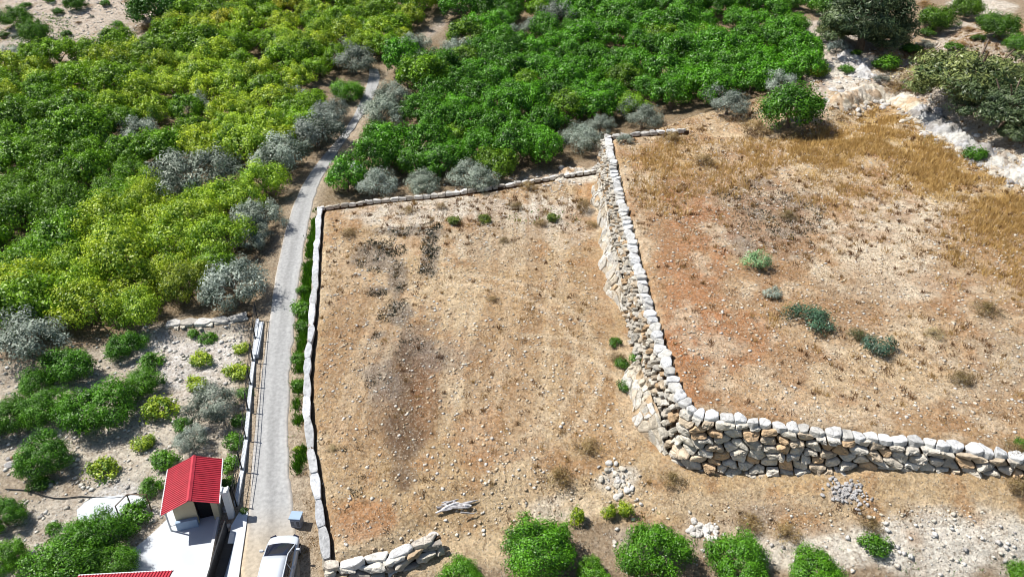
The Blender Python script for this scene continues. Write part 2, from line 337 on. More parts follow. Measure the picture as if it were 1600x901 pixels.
# groves: leaf litter and brown earth
grove1_px = [(-200, 120), (110, 88), (240, 62), (310, 12), (325, -60), (705, -60), (690, 22), (640, 62), (600, 100), (560, 120), (552, 160), (512, 212), (488, 262), (456, 305), (436, 360), (424, 420), (408, 480), (330, 500), (240, 500), (200, 505), (130, 505), (60, 500), (-200, 540)]
grove2_px = [(600, 112), (650, 62), (705, 20), (740, -60), (1210, -60), (1205, 60), (1245, 110), (1258, 180), (1180, 193), (1080, 197), (990, 200), (935, 205), (925, 235), (870, 255), (830, 250), (800, 268), (740, 280), (660, 292), (560, 305), (495, 312), (500, 285), (530, 245), (562, 195), (590, 140)]
g1 = WP(grove1_px, 1.); g2 = WP(grove2_px, 1.)
litter = np.maximum(ss(-2, 2, sdist(GX, GY, g1)), ss(-1, 1, sdist(GX, GY, g2)))
lay(litter, (.20, .15, .09), .85)
FC = np.zeros(X.shape + (3,)); ix0 = 28; FC[:] = (.16, .17, .08); FC[28:28 + len(y_f), 28:28 + len(x_f)] = col
ny, nx = X.shape; idx = np.arange(nx * ny).reshape(ny, nx)
fq = np.stack([idx[:-1, :-1], idx[:-1, 1:], idx[1:, 1:], idx[1:, :-1]], -1).reshape(-1, 4)
gro = link('ground', mesh('ground', np.stack([X, Y, Z], -1).reshape(-1, 3), fq, M['ground'], FC.reshape(-1, 3), smooth=True)); tag(gro, kind='structure')

# ------------------------------------------------------------------ road
def resample(P, step):
    P = np.asarray(P, float); L = np.r_[0, np.cumsum(np.linalg.norm(np.diff(P, axis=0), axis=1))]
    n = max(2, int(L[-1] / step)); s = np.linspace(0, L[-1], n); return np.stack([np.interp(s, L, P[:, k]) for k in range(P.shape[1])], 1)
def smooth_path(P, it=3):
    P = np.asarray(P, float)
    for _ in range(it):
        Q = [P[0]]
        for a, b in zip(P[:-1], P[1:]): Q += [a * .75 + b * .25, a * .25 + b * .75]
        P = np.array(Q + [P[-1]])
    return P
Ls = smooth_path(RL, 2); Rs = smooth_path(RR, 2)
n = 260; k = np.linspace(0, len(Ls) - 1, n); I = np.arange(len(Ls))
Lr = np.stack([np.interp(k, I, Ls[:, j]) for j in (0, 1)], 1); Rr = np.stack([np.interp(k, I, Rs[:, j]) for j in (0, 1)], 1)
m = 25; rv = []; rc = []
for i in range(n):
    wob = .10 * (fbm(np.array([i * .35]), np.array([3.]), 1, 3)[0] - .5), .3 * (fbm(np.array([i * .35]), np.array([33.]), 1, 3)[0] - .5)
    for j in range(m):
        t = j / (m - 1); p = Lr[i] * (1 - t) + Rr[i] * t; e = (Rr[i] - Lr[i]) / np.linalg.norm(Rr[i] - Lr[i]); p = p + e * (wob[0] * (1 - t) + wob[1] * t)
        z = max(float(G(p[1])) + .07, 0 * 1.) if True else 0
        if j in (0, m - 1): z -= .12
        rv.append((p[0], p[1], z + .02 - .03 * abs(t - .5)))
        near = ss(31, 27, p[1]); base = np.array([.345, .35, .352]) * (1 - near) + np.array([.38, .33, .26]) * near
        tr = math.exp(-((t - .5) / .12) ** 2) * .10; ed = math.exp(-((abs(t - .5) - .5) / .08) ** 2)
        base = base * (1 - tr * 2.0) + ed * np.array([.06, .03, 0.])
        rc.append(base * (.80 + .36 * fbm(np.array([t * 9.]), np.array([i * .05]), 1, 3)[0]))
rf = np.array([(i * m + j, i * m + j + 1, (i + 1) * m + j + 1, (i + 1) * m + j) for i in range(n - 1) for j in range(m - 1)])
tag(link('road', mesh('road', rv, rf, M['concrete'], np.array(rc), smooth=True)), kind='structure')
# flatten check: road must sit above ground (ground roughness is switched off near the centre line)

# ------------------------------------------------------------------ dry stone walls
class Path:
    def __init__(s, pts, side):
        s.p = resample(pts, .3); d = np.gradient(s.p, axis=0); d /= np.linalg.norm(d, axis=1)[:, None]
        nn = np.stack([-d[:, 1], d[:, 0]], 1) * side
        for _ in range(6): nn[1:-1] = (nn[:-2] + nn[1:-1] * 2 + nn[2:]) / 4
        s.n = nn / np.linalg.norm(nn, axis=1)[:, None]
        s.s = np.r_[0, np.cumsum(np.linalg.norm(np.diff(s.p, axis=0), axis=1))]; s.L = s.s[-1]
    def at(s, q): return np.array([np.interp(q, s.s, s.p[:, k]) for k in (0, 1)]), np.array([np.interp(q, s.s, s.n[:, k]) for k in (0, 1)])
def clip(poly, a, b):
    """keep the side of polygon nearer to a than to b"""
    mx = (a + b) / 2; d = b - a; out = []
    for i in range(len(poly)):
        p, q = poly[i - 1], poly[i]; dp, dq = (p - mx) @ d, (q - mx) @ d
        if (dp <= 0) != (dq <= 0): out.append(p + (q - p) * dp / (dp - dq))
        if dq <= 0: out.append(q)
    return out
def rubble(mb, mapf, S, T, cs, ct, bulge=.15, gap=.05, cols=((.62, .58, .50), (.70, .67, .60), (.52, .40, .27), (.46, .42, .37)), wts=(.4, .35, .12, .13), jit=.42, back=.12, seed=1, s0=0., ragged=0.):
    r = np.random.default_rng(seed); ns, ntt = max(1, int(round(S / cs))), max(1, int(round(T / ct))); cs, ct = S / ns, T / ntt
    sd = {}
    for j in range(-1, ntt + 1):
        for i in range(-1, ns + 1):
            sd[i, j] = np.array([i + .5 + (.25 if j % 2 else -.25) + r.uniform(-jit, jit), j + .5 + r.uniform(-jit, jit) * .8])
    for j in range(ntt):
        for i in range(ns):
            a = sd[i, j]; poly = [np.array(q, float) for q in ((a[0] - 1.6, a[1] - 1.6), (a[0] + 1.6, a[1] - 1.6), (a[0] + 1.6, a[1] + 1.6), (a[0] - 1.6, a[1] + 1.6))]
            for dj in (-2, -1, 0, 1, 2):
                for di in (-2, -1, 0, 1, 2):
                    b = sd.get((i + di, j + dj))
                    if b is not None and (di or dj) and poly: poly = clip(poly, a, b)
            if len(poly) < 3: continue
            P = np.array(poly); P[:, 0] = np.clip(P[:, 0], -.1, ns + .1); P[:, 1] = np.clip(P[:, 1], 0 if not ragged else -ragged, ntt + ragged)
            P = P * (cs, ct)
            for _ in range(2):
                Q = []
                for q in range(len(P)): b = P[(q + 1) % len(P)]; Q += [P[q] * .87 + b * .13, P[q] * .13 + b * .87]
                P = np.array(Q)
            c = P.mean(0); rad = np.linalg.norm(P - c, axis=1, keepdims=True)
            g = gap * r.uniform(.4, 1.6); P = c + (P - c) * np.maximum(.5, 1 - g / np.maximum(rad, .01))
            bl = bulge * r.uniform(.5, 1.5); tx, ty = r.normal(0, .22 * min(1, bulge / .12), 2); vs = []; nP = len(P); off = r.uniform(-.05, .07) * bulge / .15
            ph = r.uniform(0, 6.3, 3)
            for sc, d in ((1, -back), (.99, bl * .5), (.88, bl * .9), (.5, bl * 1.0)):
                for q in P:
                    e = (q - c) * sc; an = math.atan2(e[1], e[0]); nz = bl * .22 * (math.sin(2 * an + ph[0]) + math.sin(3 * an + ph[1]) * .7 + math.sin(5 * an + ph[2]) * .5) * sc
                    nz += bl * r.uniform(-.16, .16)
                    vs.append(mapf(s0 + c[0] + e[0], c[1] + e[1], d + off + (tx * e[0] + ty * e[1] + nz if d > 0 else 0)))
            vs.append(mapf(s0 + c[0], c[1], bl * 1.02 + off))
            f = [(k_ * nP + q, k_ * nP + (q + 1) % nP, (k_ + 1) * nP + (q + 1) % nP, (k_ + 1) * nP + q) for k_ in range(3) for q in range(nP)]
            f += [(3 * nP + q, 3 * nP + (q + 1) % nP, 4 * nP) for q in range(nP)]
            cc = np.array(cols[r.choice(len(cols), p=wts)]) * r.uniform(.72, 1.06)
            mb.add(vs, f, np.clip(cc, 0, .82))
def wall(name, pts, side, H, zoff, label, cells, capw, capc, batter=.2, capcol=((.76, .76, .75), (.70, .70, .68), (.60, .58, .54)), group=None, ztop=None, seed=3, thick=.5, facecols=None, bulge=.15, capgap=.03, capbulge=.07, gapf=.05):
    """pts: outer top edge line. cells: list of (s_from, s_to, cell length, cell height)"""
    P = Path(pts, side); mid, _ = P.at(P.L / 2); root = empty(name, (mid[0], mid[1], float(gz(*mid)))); o = np.array(root.location)
    top = ztop or (lambda p: float(G(p[1])) + zoff)
    def face(s, t, d):
        p, nn = P.at(np.clip(s, 0, P.L)); tan = np.array([nn[1], -nn[0]]) * 0
        q = p + nn * (batter * t + d); return (q[0], q[1], top(p) - t)
    def capm(s, t, d):
        p, nn = P.at(np.clip(s, 0, P.L)); q = p - nn * (t - .05); return (q[0], q[1], top(p) + .06 + d)
    mb = MB(); kw = dict(cols=facecols, wts=[1 / len(facecols)] * len(facecols)) if facecols else {}
    for k_, (a, b, cl, ch) in enumerate(cells):
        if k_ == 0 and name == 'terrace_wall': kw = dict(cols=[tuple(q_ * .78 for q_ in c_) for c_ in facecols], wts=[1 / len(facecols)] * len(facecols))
        elif facecols: kw = dict(cols=facecols, wts=[1 / len(facecols)] * len(facecols))
        a, b = a * P.L, b * P.L
        rubble(mb, face, b - a, H, cl, ch, bulge=bulge, seed=seed + k_, s0=a, gap=gapf[k_] if isinstance(gapf, tuple) else gapf, **kw)
    mb.build('stone_face', M['stone'], root, o)
    cb = MB(); rubble(cb, capm, P.L, capw, capc[0], capc[1], bulge=capbulge, gap=capgap, back=.25, jit=.25, seed=seed + 9, cols=capcol, wts=[1 / len(capcol)] * len(capcol), ragged=.25)
    cb.build('cap_stones', M['stone'], root, o)
    nS = int(P.L / .5); vs = []
    for i in range(nS + 1):
        s = P.L * i / nS
        vs += [face(s, H, -.2), face(s, .05, -.2), capm(s, capw * .8, -.12), capm(s, capw * .8, -.5)]
    f = [(i * 4 + k_, i * 4 + k_ + 1, i * 4 + k_ + 5, i * 4 + k_ + 4) for i in range(nS) for k_ in range(3)]
    cr = MB(); cr.add(vs, f, (.07, .045, .028)); cr.build('earth_core', M['stone'], root, o)
    tag(root, label, 'stone wall', group); return root, P
# west wall + front wall of the middle plot (one run), back wall
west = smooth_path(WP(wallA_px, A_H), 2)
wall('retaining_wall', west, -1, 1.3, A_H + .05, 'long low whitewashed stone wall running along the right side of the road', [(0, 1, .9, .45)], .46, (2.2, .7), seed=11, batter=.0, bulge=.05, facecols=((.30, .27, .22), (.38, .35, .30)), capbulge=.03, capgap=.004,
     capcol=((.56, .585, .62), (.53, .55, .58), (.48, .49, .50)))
front = smooth_path(WP(frontA_px, A_H), 2)
wall('retaining_wall', front, -1, 1.2, A_H + .02, 'short curved row of large pale boulders at the near edge of the tan field', [(0, 1, 1.0, .45)], .55, (1.2, .6), seed=23, capbulge=.09, capgap=.03,
     capcol=((.74, .72, .68), (.66, .60, .52), (.76, .76, .76)))
back = smooth_path(WP(backA_px, A_H), 2)
wall('retaining_wall', back, 1, 1.1, A_H + .05, 'thin pale stone rim along the far edge of the tan field below the grove', [(0, 1, .8, .4)], .38, (.8, .4), seed=31, capbulge=.08, capgap=.03,
     capcol=((.74, .72, .68), (.66, .63, .58), (.60, .55, .48)))
backB = smooth_path(WP(backB_px, B_H), 1)
wall('retaining_wall', backB, 1, 2.5, B_H + .05, 'short broken white rim at the far left corner of the upper terrace', [(0, 1, .8, .5)], .5, (1.1, .5), seed=37, capbulge=.13, capgap=.06)
wb = WP(wallB_px[:-1], B_H); sbp = WP(southB_px, B_H)
cpt = np.vstack([wb, sbp[1:]]); cpt = smooth_path(cpt, 2)
Lw = np.r_[0, np.cumsum(np.linalg.norm(np.diff(cpt, axis=0), axis=1))]; kcorner = np.argmin(np.linalg.norm(cpt - cornerB, axis=1)); fc = Lw[kcorner] / Lw[-1]
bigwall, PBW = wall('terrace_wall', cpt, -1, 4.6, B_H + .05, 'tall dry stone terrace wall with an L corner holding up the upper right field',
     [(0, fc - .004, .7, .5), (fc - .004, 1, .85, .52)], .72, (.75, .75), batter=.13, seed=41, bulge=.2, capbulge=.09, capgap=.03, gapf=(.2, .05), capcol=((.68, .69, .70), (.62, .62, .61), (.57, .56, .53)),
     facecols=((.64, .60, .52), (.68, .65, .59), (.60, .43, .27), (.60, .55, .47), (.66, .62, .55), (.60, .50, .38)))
# rock ledge at the foot of the western face
lo_ = np.array(bigwall.location); Lc = fc * PBW.L
def rock_sheet(pos, nu, nv, seed, amp, cols):
    """pos(i, j) arrays -> base points; jagged ridged relief on top"""
    P = pos; x, y = P[..., 0] + seed * 13.7, P[..., 1]
    rg_ = 1 - np.abs(fbm(x, y, 1.5, 5) * 2 - 1) * 2; r2_ = 1 - np.abs(fbm(x * 1.3 + 40, y * .8, .6, 3) * 2 - 1) * 2
    st_ = np.floor(fbm(x + 9, y + 4, 1.1, 2) * 7) / 7
    edge_ = np.minimum.outer(np.minimum(np.arange(nu), np.arange(nu)[::-1]) / 6, np.ones(nv)); edge_ = np.clip(edge_, 0, 1)
    P = P.copy(); P[..., 2] += amp * (rg_ * .45 + r2_ * .25 + st_ * 1.1 - .75) * edge_
    c = np.array(cols); m1 = ss(.4, .6, fbm(x + 77, y, 1.8, 4))[..., None]; m2 = ss(.52, .62, fbm(x, y + 55, 1.0, 4))[..., None]
    cc = c[0] * (1 - m1) + c[1] * m1; cc = cc * (1 - m2 * .7) + c[2] * m2 * .7
    idx_ = np.arange(nu * nv).reshape(nu, nv); f = np.stack([idx_[:-1, :-1], idx_[1:, :-1], idx_[1:, 1:], idx_[:-1, 1:]], -1).reshape(-1, 4)
    return P.reshape(-1, 3), f, cc.reshape(-1, 3)
for k_, (a, b) in enumerate([(.10, .63), (.78, .99)]):
    nu = int((b - a) * Lc / .12); nv = 20; kr = MB(); Pp = np.zeros((nu, nv, 3))
    for i in range(nu):
        s_ = (a + (b - a) * i / (nu - 1)) * Lc; p, nn = PBW.at(s_); tp = min(1, i / 12, (nu - 1 - i) / 12); wd = (.95 + .3 * math.sin(s_ * .4) + .25 * math.sin(s_ * 1.7 + 1)) * (.4 + .6 * tp); hh = (1.35 + .2 * math.sin(s_ * .7)) * tp
        for j in range(nv):
            t = j / (nv - 1); q = p + nn * (.2 + .3 + t * wd); Pp[i, j] = (q[0], q[1], float(G(p[1])) + A_H + hh * (1 - t ** 1.6) - .35 * t ** 6 + .05)
    v_, f_, c_ = rock_sheet(Pp, nu, nv, k_ + 3, .7, [(.46, .42, .34), (.56, .53, .47), (.36, .25, .15)])
    link('rock_ledge', mesh('rock_ledge', v_ - lo_, f_, M['stone'], c_), bigwall)
    def led(s, t, d):
        fi = np.clip((s - a * Lc) / ((b - a) * Lc) * (nu - 1), 0, nu - 1.001); fj = np.clip(t / 1.3 * (nv - 1), 0, nv - 1.001); i0, j0 = int(fi), int(fj); u_, w_ = fi - i0, fj - j0
        g_ = v_.reshape(nu, nv, 3); p = (g_[i0, j0] * (1 - w_) + g_[i0, j0 + 1] * w_) * (1 - u_) + (g_[i0 + 1, j0] * (1 - w_) + g_[i0 + 1, j0 + 1] * w_) * u_
        return (p[0] - d * .5, p[1], p[2] + d)
    rubble(kr, led, (b - a) * Lc, 1.3, .62, .4, bulge=.09, gap=.025, jit=.48, seed=60 + k_, s0=a * Lc, back=.3, cols=((.58, .55, .49), (.54, .48, .39), (.62, .60, .56), (.50, .38, .25)), wts=(.35, .25, .32, .08))
    kr.build('ledge_stones', M['stone'], bigwall, lo_)

# ------------------------------------------------------------------ rock outcrop, boulders
def boulder(mb, c, r, seed, col, flat=.6, sub=9):
    q = np.random.default_rng(seed); nu, nv = sub * 2, sub; vs = []; dirs = q.normal(size=(9, 3)); dirs /= np.linalg.norm(dirs, axis=1)[:, None]; hs = q.uniform(.62, .95, 9); rz = q.uniform(0, 6.3); st = q.uniform(.65, 1.3)
    for j in range(nv + 1):
        th = math.pi * j / nv
        for i in range(nu):
            p = 2 * math.pi * i / nu; d = np.array([math.sin(th) * math.cos(p), math.sin(th) * math.sin(p), math.cos(th)])
            rr = min([1.0] + [hs[k_] / max(d @ dirs[k_], 1e-3) for k_ in range(9) if d @ dirs[k_] > .05]); e = d * rr * r * q.uniform(.97, 1.03)
            e = np.array([e[0] * st, e[1] / st, e[2] * flat]); vs.append((c[0] + e[0] * math.cos(rz) - e[1] * math.sin(rz), c[1] + e[0] * math.sin(rz) + e[1] * math.cos(rz), c[2] + e[2]))
    f = [(j * nu + i, (j + 1) * nu + i, (j + 1) * nu + (i + 1) % nu, j * nu + (i + 1) % nu) for j in range(nv) for i in range(nu)]
    mb.add(vs, f, col)
STC = [(.54, .50, .43), (.48, .42, .34), (.60, .58, .55), (.42, .41, .41), (.52, .38, .25)]
def rockband(name, pxs, n, r0, r1, label, cat, spread=.6, seed=5, cols=STC, sink=.25):
    q = np.random.default_rng(seed); pts = resample(np.array(pxs, float), 1.); h0 = hit([p[0] for p in pts], [p[1] for p in pts]); mb = MB()
    for i in range(n):
        c = h0[q.integers(len(h0))] + np.array([q.normal(0, spread), q.normal(0, spread), 0]); c[2] = gz(c[0], c[1]); r = r0 + (r1 - r0) * q.random() ** 2
        c[2] -= r * sink - .1; boulder(mb, c, r, seed * 1000 + i, np.array(cols[q.integers(len(cols))]) * q.uniform(.85, 1.08), q.uniform(.5, .8), 7)
    m0 = h0[len(h0) // 2]; o = mb.build(name, M['stone'], None, m0, loc=m0); tag(o, label, cat, kind='stuff' if name == 'scattered_rocks' else None); return o
def bank(pxs, halfw, h, label, seed, cols):
    q = resample(np.array(pxs, float), 1.5); w3 = hit(q[:, 0], q[:, 1]); pth = Path(smooth_path(w3[::6, :2], 2), 1); nu = int(pth.L / .14); nv = int(halfw * 2 / .14); Pp = np.zeros((nu, nv, 3))
    for i in range(nu):
        p, nn = pth.at(pth.L * i / (nu - 1)); ww = halfw * (.75 + .4 * float(fbm(np.array([p[0]]), np.array([p[1]]), 3, 2)[0])) 
        for j in range(nv):
            t = 2 * j / (nv - 1) - 1; e = p + nn * t * ww; Pp[i, j, :2] = e; Pp[i, j, 2] = h * max(0, 1 - t * t) * min(1, i / 10, (nu - 1 - i) / 10)
    Pp[..., 2] += gz(Pp[..., 0], Pp[..., 1]) - .12
    v_, f_, c_ = rock_sheet(Pp, nu, nv, seed, .6 if seed == 21 else 1.1, cols); o0 = w3[len(w3) // 2]
    tag(link('rock_outcrop', mesh('rock_outcrop', v_ - o0, f_, M['stone'], c_), None, o0), label, 'rock outcrop')
GR = [(.40, .40, .41), (.50, .49, .46), (.22, .20, .18)]; CRM = [(.50, .44, .34), (.58, .53, .45), (.40, .27, .16)]
bank([(1300, 165), (1345, 150), (1395, 150), (1445, 182)], 1.5, .7, 'sloping cream rock face above the straw grass', 21, CRM)
bank([(1430, 172), (1475, 210), (1510, 230), (1550, 255)], 1.7, .9, 'grey craggy rock face in front of the big pine', 22, GR)
bank([(1535, 245), (1580, 272), (1620, 290), (1680, 318)], 2.0, .8, 'pitted whitish rock face running off the right edge', 23, [(.46, .45, .42), (.54, .52, .48), (.30, .24, .18)])
bank([(1318, 80), (1340, 105), (1355, 130)], 1.6, .5, 'bare grey white rock slab under the dark spreading pine', 24, [(.50, .50, .52), (.56, .55, .54), (.34, .31, .28)])
bank([(862, 284), (900, 274), (932, 272)], 1.5, .5, 'bare pale rock rising left of the terrace corner', 25, [(.56, .53, .48), (.54, .49, .41), (.46, .28, .13)])
rockband('scattered_rocks', [(1305, 160), (1395, 150), (1440, 178)], 220, .15, .6, 'loose cream rocks along the bank curving round the top of the straw grass', 'loose rocks', 1.1, 5)
rockband('scattered_rocks', [(1440, 178), (1470, 208), (1505, 228), (1530, 245)], 220, .15, .65, 'loose grey rocks on the bank in front of the big pine', 'loose rocks', 1.1, 6, STC[:4])
rockband('scattered_rocks', [(1540, 250), (1600, 280), (1660, 305)], 260, .15, .65, 'loose whitish rocks on the bank running off the right edge above the straw grass', 'loose rocks', 1.1, 7, STC[:4])
rockband('scattered_rocks', [(1325, 90), (1345, 125)], 90, .15, .55, 'loose rocks lying on the bare slab under the pine', 'loose rocks', .9, 8, [STC[2], STC[3]])
rockband('scattered_rocks', [(880, 272), (925, 270)], 30, .15, .45, 'loose white stones just left of the terrace corner', 'loose rocks', .8, 9, STC[:3])
rockband('rock_pile', [(1082, 826), (1115, 832)], 40, .1, .26, 'small heap of white stones between the foreground trees', 'rock pile', .3, 10, [STC[2]])
rockband('scattered_rocks', [(955, 745), (975, 768)], 60, .07, .26, 'scattered white rubble in the field near the terrace corner', 'rock pile', .45, 11, [STC[2], STC[0]])
rockband('scattered_rocks', [(1300, 765), (1345, 775)], 110, .06, .15, 'grey gravelly heap at the foot of the terrace wall', 'rock pile', .35, 12, [STC[3]])
rockband('scattered_rocks', [(20, 728), (40, 722)], 16, .12, .35, 'little stone heap at the left edge of the garden', 'rock pile', .3, 13, STC)
rockband('boulder', [(664, 856), (674, 852)], 3, .45, .6, 'large white boulder at the right end of the curved boulder row', 'boulder', .12, 14, [(.62, .62, .62)])
# low pale wall of the garden plot's far edge
gw = smooth_path(WP([(262, 520), (330, 515), (395, 503)], GD), 2)
wall('garden_wall', gw, -1, .6, .12, 'low pale stone wall at the far edge of the garden by the road', [(0, 1, .6, .35)], .8, (1.2, .8), seed=71, capbulge=.03, capgap=.004, batter=.05, ztop=lambda p: float(gz(p[0], p[1])) + .2, capcol=((.56, .55, .53), (.5, .47, .43)))

# ------------------------------------------------------------------ foliage meshes
def leaves(pos, nrm, size, r, droop=0, ratio=.5, tone=None):
    n = len(pos); nrm = nrm / (np.linalg.norm(nrm, axis=1)[:, None] + 1e-9)
    a = r.normal(size=(n, 3)); a[:, 2] -= droop; a -= (a * nrm).sum(1)[:, None] * nrm; a /= np.linalg.norm(a, axis=1)[:, None] + 1e-9
    b = np.cross(nrm, a); s = size * r.uniform(.6, 1.3, n)[:, None]
    v = np.stack([pos - a * s * .5, pos + b * s * ratio * .5 + a * s * .05, pos + a * s * .5, pos - b * s * ratio * .5 + a * s * .05], 1).reshape(-1, 3)
    t = r.random(n) if tone is None else np.clip(tone + r.normal(0, .18, n), 0, 1)
    return v, np.repeat(t, 4)
def crown(seed, Rr=2.3, Hh=2.7, z0=.25, ncl=75, per=115, leaf=.17, rc=.33, ratio=.55, droop=0, flat=1., shell=.74, full=-.25, mt='leaf', lump=.12, spread=1.0):
    r = np.random.default_rng(seed); d = r.normal(size=(ncl * 4, 3)); d /= np.linalg.norm(d, axis=1)[:, None]; d = d[d[:, 2] > full][:ncl]
    ph = r.uniform(0, 6.3, 4); an = np.arctan2(d[:, 1], d[:, 0]); lobe = 1 + lump * (np.sin(2 * an + ph[0]) + .7 * np.sin(3 * an + ph[1]) + .6 * np.sin(5 * an + ph[2] + 3 * d[:, 2]))
    cz = z0 + (Hh - z0) * .42; rad = shell * r.uniform(.72, 1.12, len(d)) * lobe
    C = np.stack([d[:, 0] * Rr * rad, d[:, 1] * Rr * rad, cz + d[:, 2] * np.where(d[:, 2] > 0, Hh - cz, cz - z0) * rad], 1)
    V = []; T = []
    for c, dd in zip(C, d):
        q = r.normal(size=(per, 3)); q /= np.linalg.norm(q, axis=1)[:, None]
        rr = rc * Rr * r.uniform(.65, 1.3) * np.array([1, 1, flat]); k = r.random(per) ** .4
        p = c + q * k[:, None] * rr; p[:, 2] -= droop * .25 * r.random(per) * k
        nn = q * .9 + dd * .4 + np.array([0, 0, .35]) + r.normal(0, .45, (per, 3))
        keep = p[:, 2] > .05
        v, t = leaves(p[keep], nn[keep], leaf, r, droop, ratio, tone=.05 + .75 * r.random() + .15 * q[keep, 2]); V.append(v); T.append(t)
    V = np.vstack(V); T = np.concatenate(T); f = np.arange(len(V)).reshape(-1, 4)
    return mesh('crown', V, f, M[mt], np.repeat(T[:, None], 3, 1))
def trunk(seed, Hh=1.6, r0=.13, nl=5, spread=1.1):
    r = np.random.default_rng(seed); mb = MB(); top = np.array([r.normal(0, .1), r.normal(0, .1), Hh * .45])
    mb.tube([(0, 0, -.25), (0.02, 0, Hh * .2), top], [r0 * 1.3, r0, r0 * .8])
    for k_ in range(nl):
        a = 2 * math.pi * (k_ + r.random() * .6) / nl; e = np.array([math.cos(a) * spread, math.sin(a) * spread, Hh * r.uniform(.9, 1.3)])
        mb.tube([top * .95, top * .5 + e * .5 + r.normal(0, .08, 3), e], [r0 * .6, r0 * .4, r0 * .15], 5)
    return mesh('trunk', np.vstack(mb.v), mb.f, M['bark'], np.vstack(mb.c))
K = {
    'green_near': [(crown(640 + i, mt='leaf', ncl=130, per=150, leaf=.145, rc=.26, lump=.17, Hh=2.9, shell=.88, full=-.5), trunk(i)) for i in range(4)],
    'green_far': [(crown(600 + i, mt='leaf', ncl=85, per=85, leaf=.215, rc=.25, lump=.11, Hh=3.1 + .25 * (i % 3), shell=.86, full=-.3), trunk(i)) for i in range(6)],
    'yellow_far': [(crown(620 + i, mt='yleaf', ncl=75, per=85, leaf=.22, rc=.25, lump=.14, Hh=3.1 + .25 * (i % 3), shell=.86, full=-.3), trunk(20 + i)) for i in range(6)],
    'green': [(crown(100 + i, mt='leaf', Hh=2.6 + .2 * (i % 3), lump=.15, ncl=110, rc=.27, leaf=.17, per=110, full=-.45, shell=.84), trunk(i)) for i in range(5)],
    'yellow': [(crown(200 + i, mt='yleaf', ncl=85, per=100, leaf=.17, lump=.15, Hh=3., rc=.27, shell=.85), trunk(20 + i)) for i in range(5)],
    'olive': [(crown(300 + i, mt='oleaf', ncl=38, per=210, leaf=.2, ratio=.28, rc=.27, droop=1.2, Hh=3.4, shell=.8, lump=.16, flat=1.15), trunk(40 + i, 2, .17)) for i in range(4)],
    'pine': [(crown(400 + i, mt='pleaf', ncl=130, per=150, leaf=.2, ratio=.3, rc=.25, flat=.5, Hh=3.0, shell=.84, lump=.2, full=-.45), trunk(60 + i, 2.4, .2)) for i in range(2)],
    'bush': [(crown(500 + i, Rr=1., Hh=1.15, z0=.05, ncl=32, per=60, leaf=.16, rc=.4, mt='leaf', lump=.18), trunk(80 + i, .6, .05, 4, .5)) for i in range(3)],
    'ybush': [(crown(520 + i, Rr=1., Hh=1.15, z0=.05, ncl=30, per=55, leaf=.17, rc=.38, mt='yleaf', lump=.18), trunk(84 + i, .6, .05, 4, .5)) for i in range(2)],
    'obush': [(crown(540 + i, Rr=1., Hh=1.2, z0=.05, ncl=26, per=75, leaf=.15, ratio=.3, rc=.36, mt='oleaf', lump=.2), trunk(88 + i, .6, .05, 4, .5)) for i in range(2)],
    'dry': [(crown(560 + i, Rr=1., Hh=.9, z0=.02, ncl=26, per=50, leaf=.22, ratio=.12, rc=.42, mt='dleaf', lump=.2), trunk(92 + i, .4, .03, 5, .6)) for i in range(2)],
}
RAD = dict(green=2.3, yellow=2.3, olive=2.3, pine=2.3, bush=1., ybush=1., obush=1., dry=1.)
HGT = dict(green=2.7, yellow=2.7, olive=3.4, pine=3.6, bush=1.15, ybush=1.15, obush=1.2, dry=.9)
NAMES = dict(green='citrus_tree', yellow='deciduous_tree', olive='olive_tree', pine='pine_tree', bush='shrub', ybush='shrub', obush='shrub', dry='dry_shrub')
def plant(kind, x, y, rad, label, cat, group=None, tint=(1, 1, 1), hs=1., z=None, name=None, rz=None):
    z = float(gz(x, y)) if z is None else z
    cm, tm = random.choice(K[kind + '_far' if kind in ('green', 'yellow') and group and y > 66 + random.random() * 10 else ('green_near' if kind == 'green' and y < 40 else kind)]); s = rad / RAD[kind]
    root = empty(name or NAMES[kind], (x, y, z - .03), random.uniform(0, 6.28) if rz is None else rz); sq = random.uniform(.9, 1.12) if kind in ('green', 'yellow') else 1.; root.scale = (s * sq, s / sq, s * hs * random.uniform(.9, 1.12))
    tree = kind in ('green', 'yellow', 'olive', 'pine')
    c = link('crown' if tree else 'foliage', cm, root); c.color = (*tint, 1)
    link('trunk' if tree else 'stem', tm, root); tag(root, label, cat, group); return root
def px_plant(kind, u, v, wpx, label, cat, group=None, tint=(1, 1, 1), hs=1., **kw):
    """crown centre seen at u, v with width wpx in the photograph"""
    vv = v
    for _ in range(5):
        p = hit(u, vv)[0]; dep = project(*p)[2]; rad = wpx * dep / F / 2
        hc = HGT[kind] * rad / RAD[kind] * hs * .45
        # move down the picture by the projected crown-centre height
        _, v2, _ = project(p[0], p[1], p[2] + hc); vv = vv + (v - v2)
    return plant(kind, p[0], p[1], rad, label, cat, group, tint, hs, **kw)

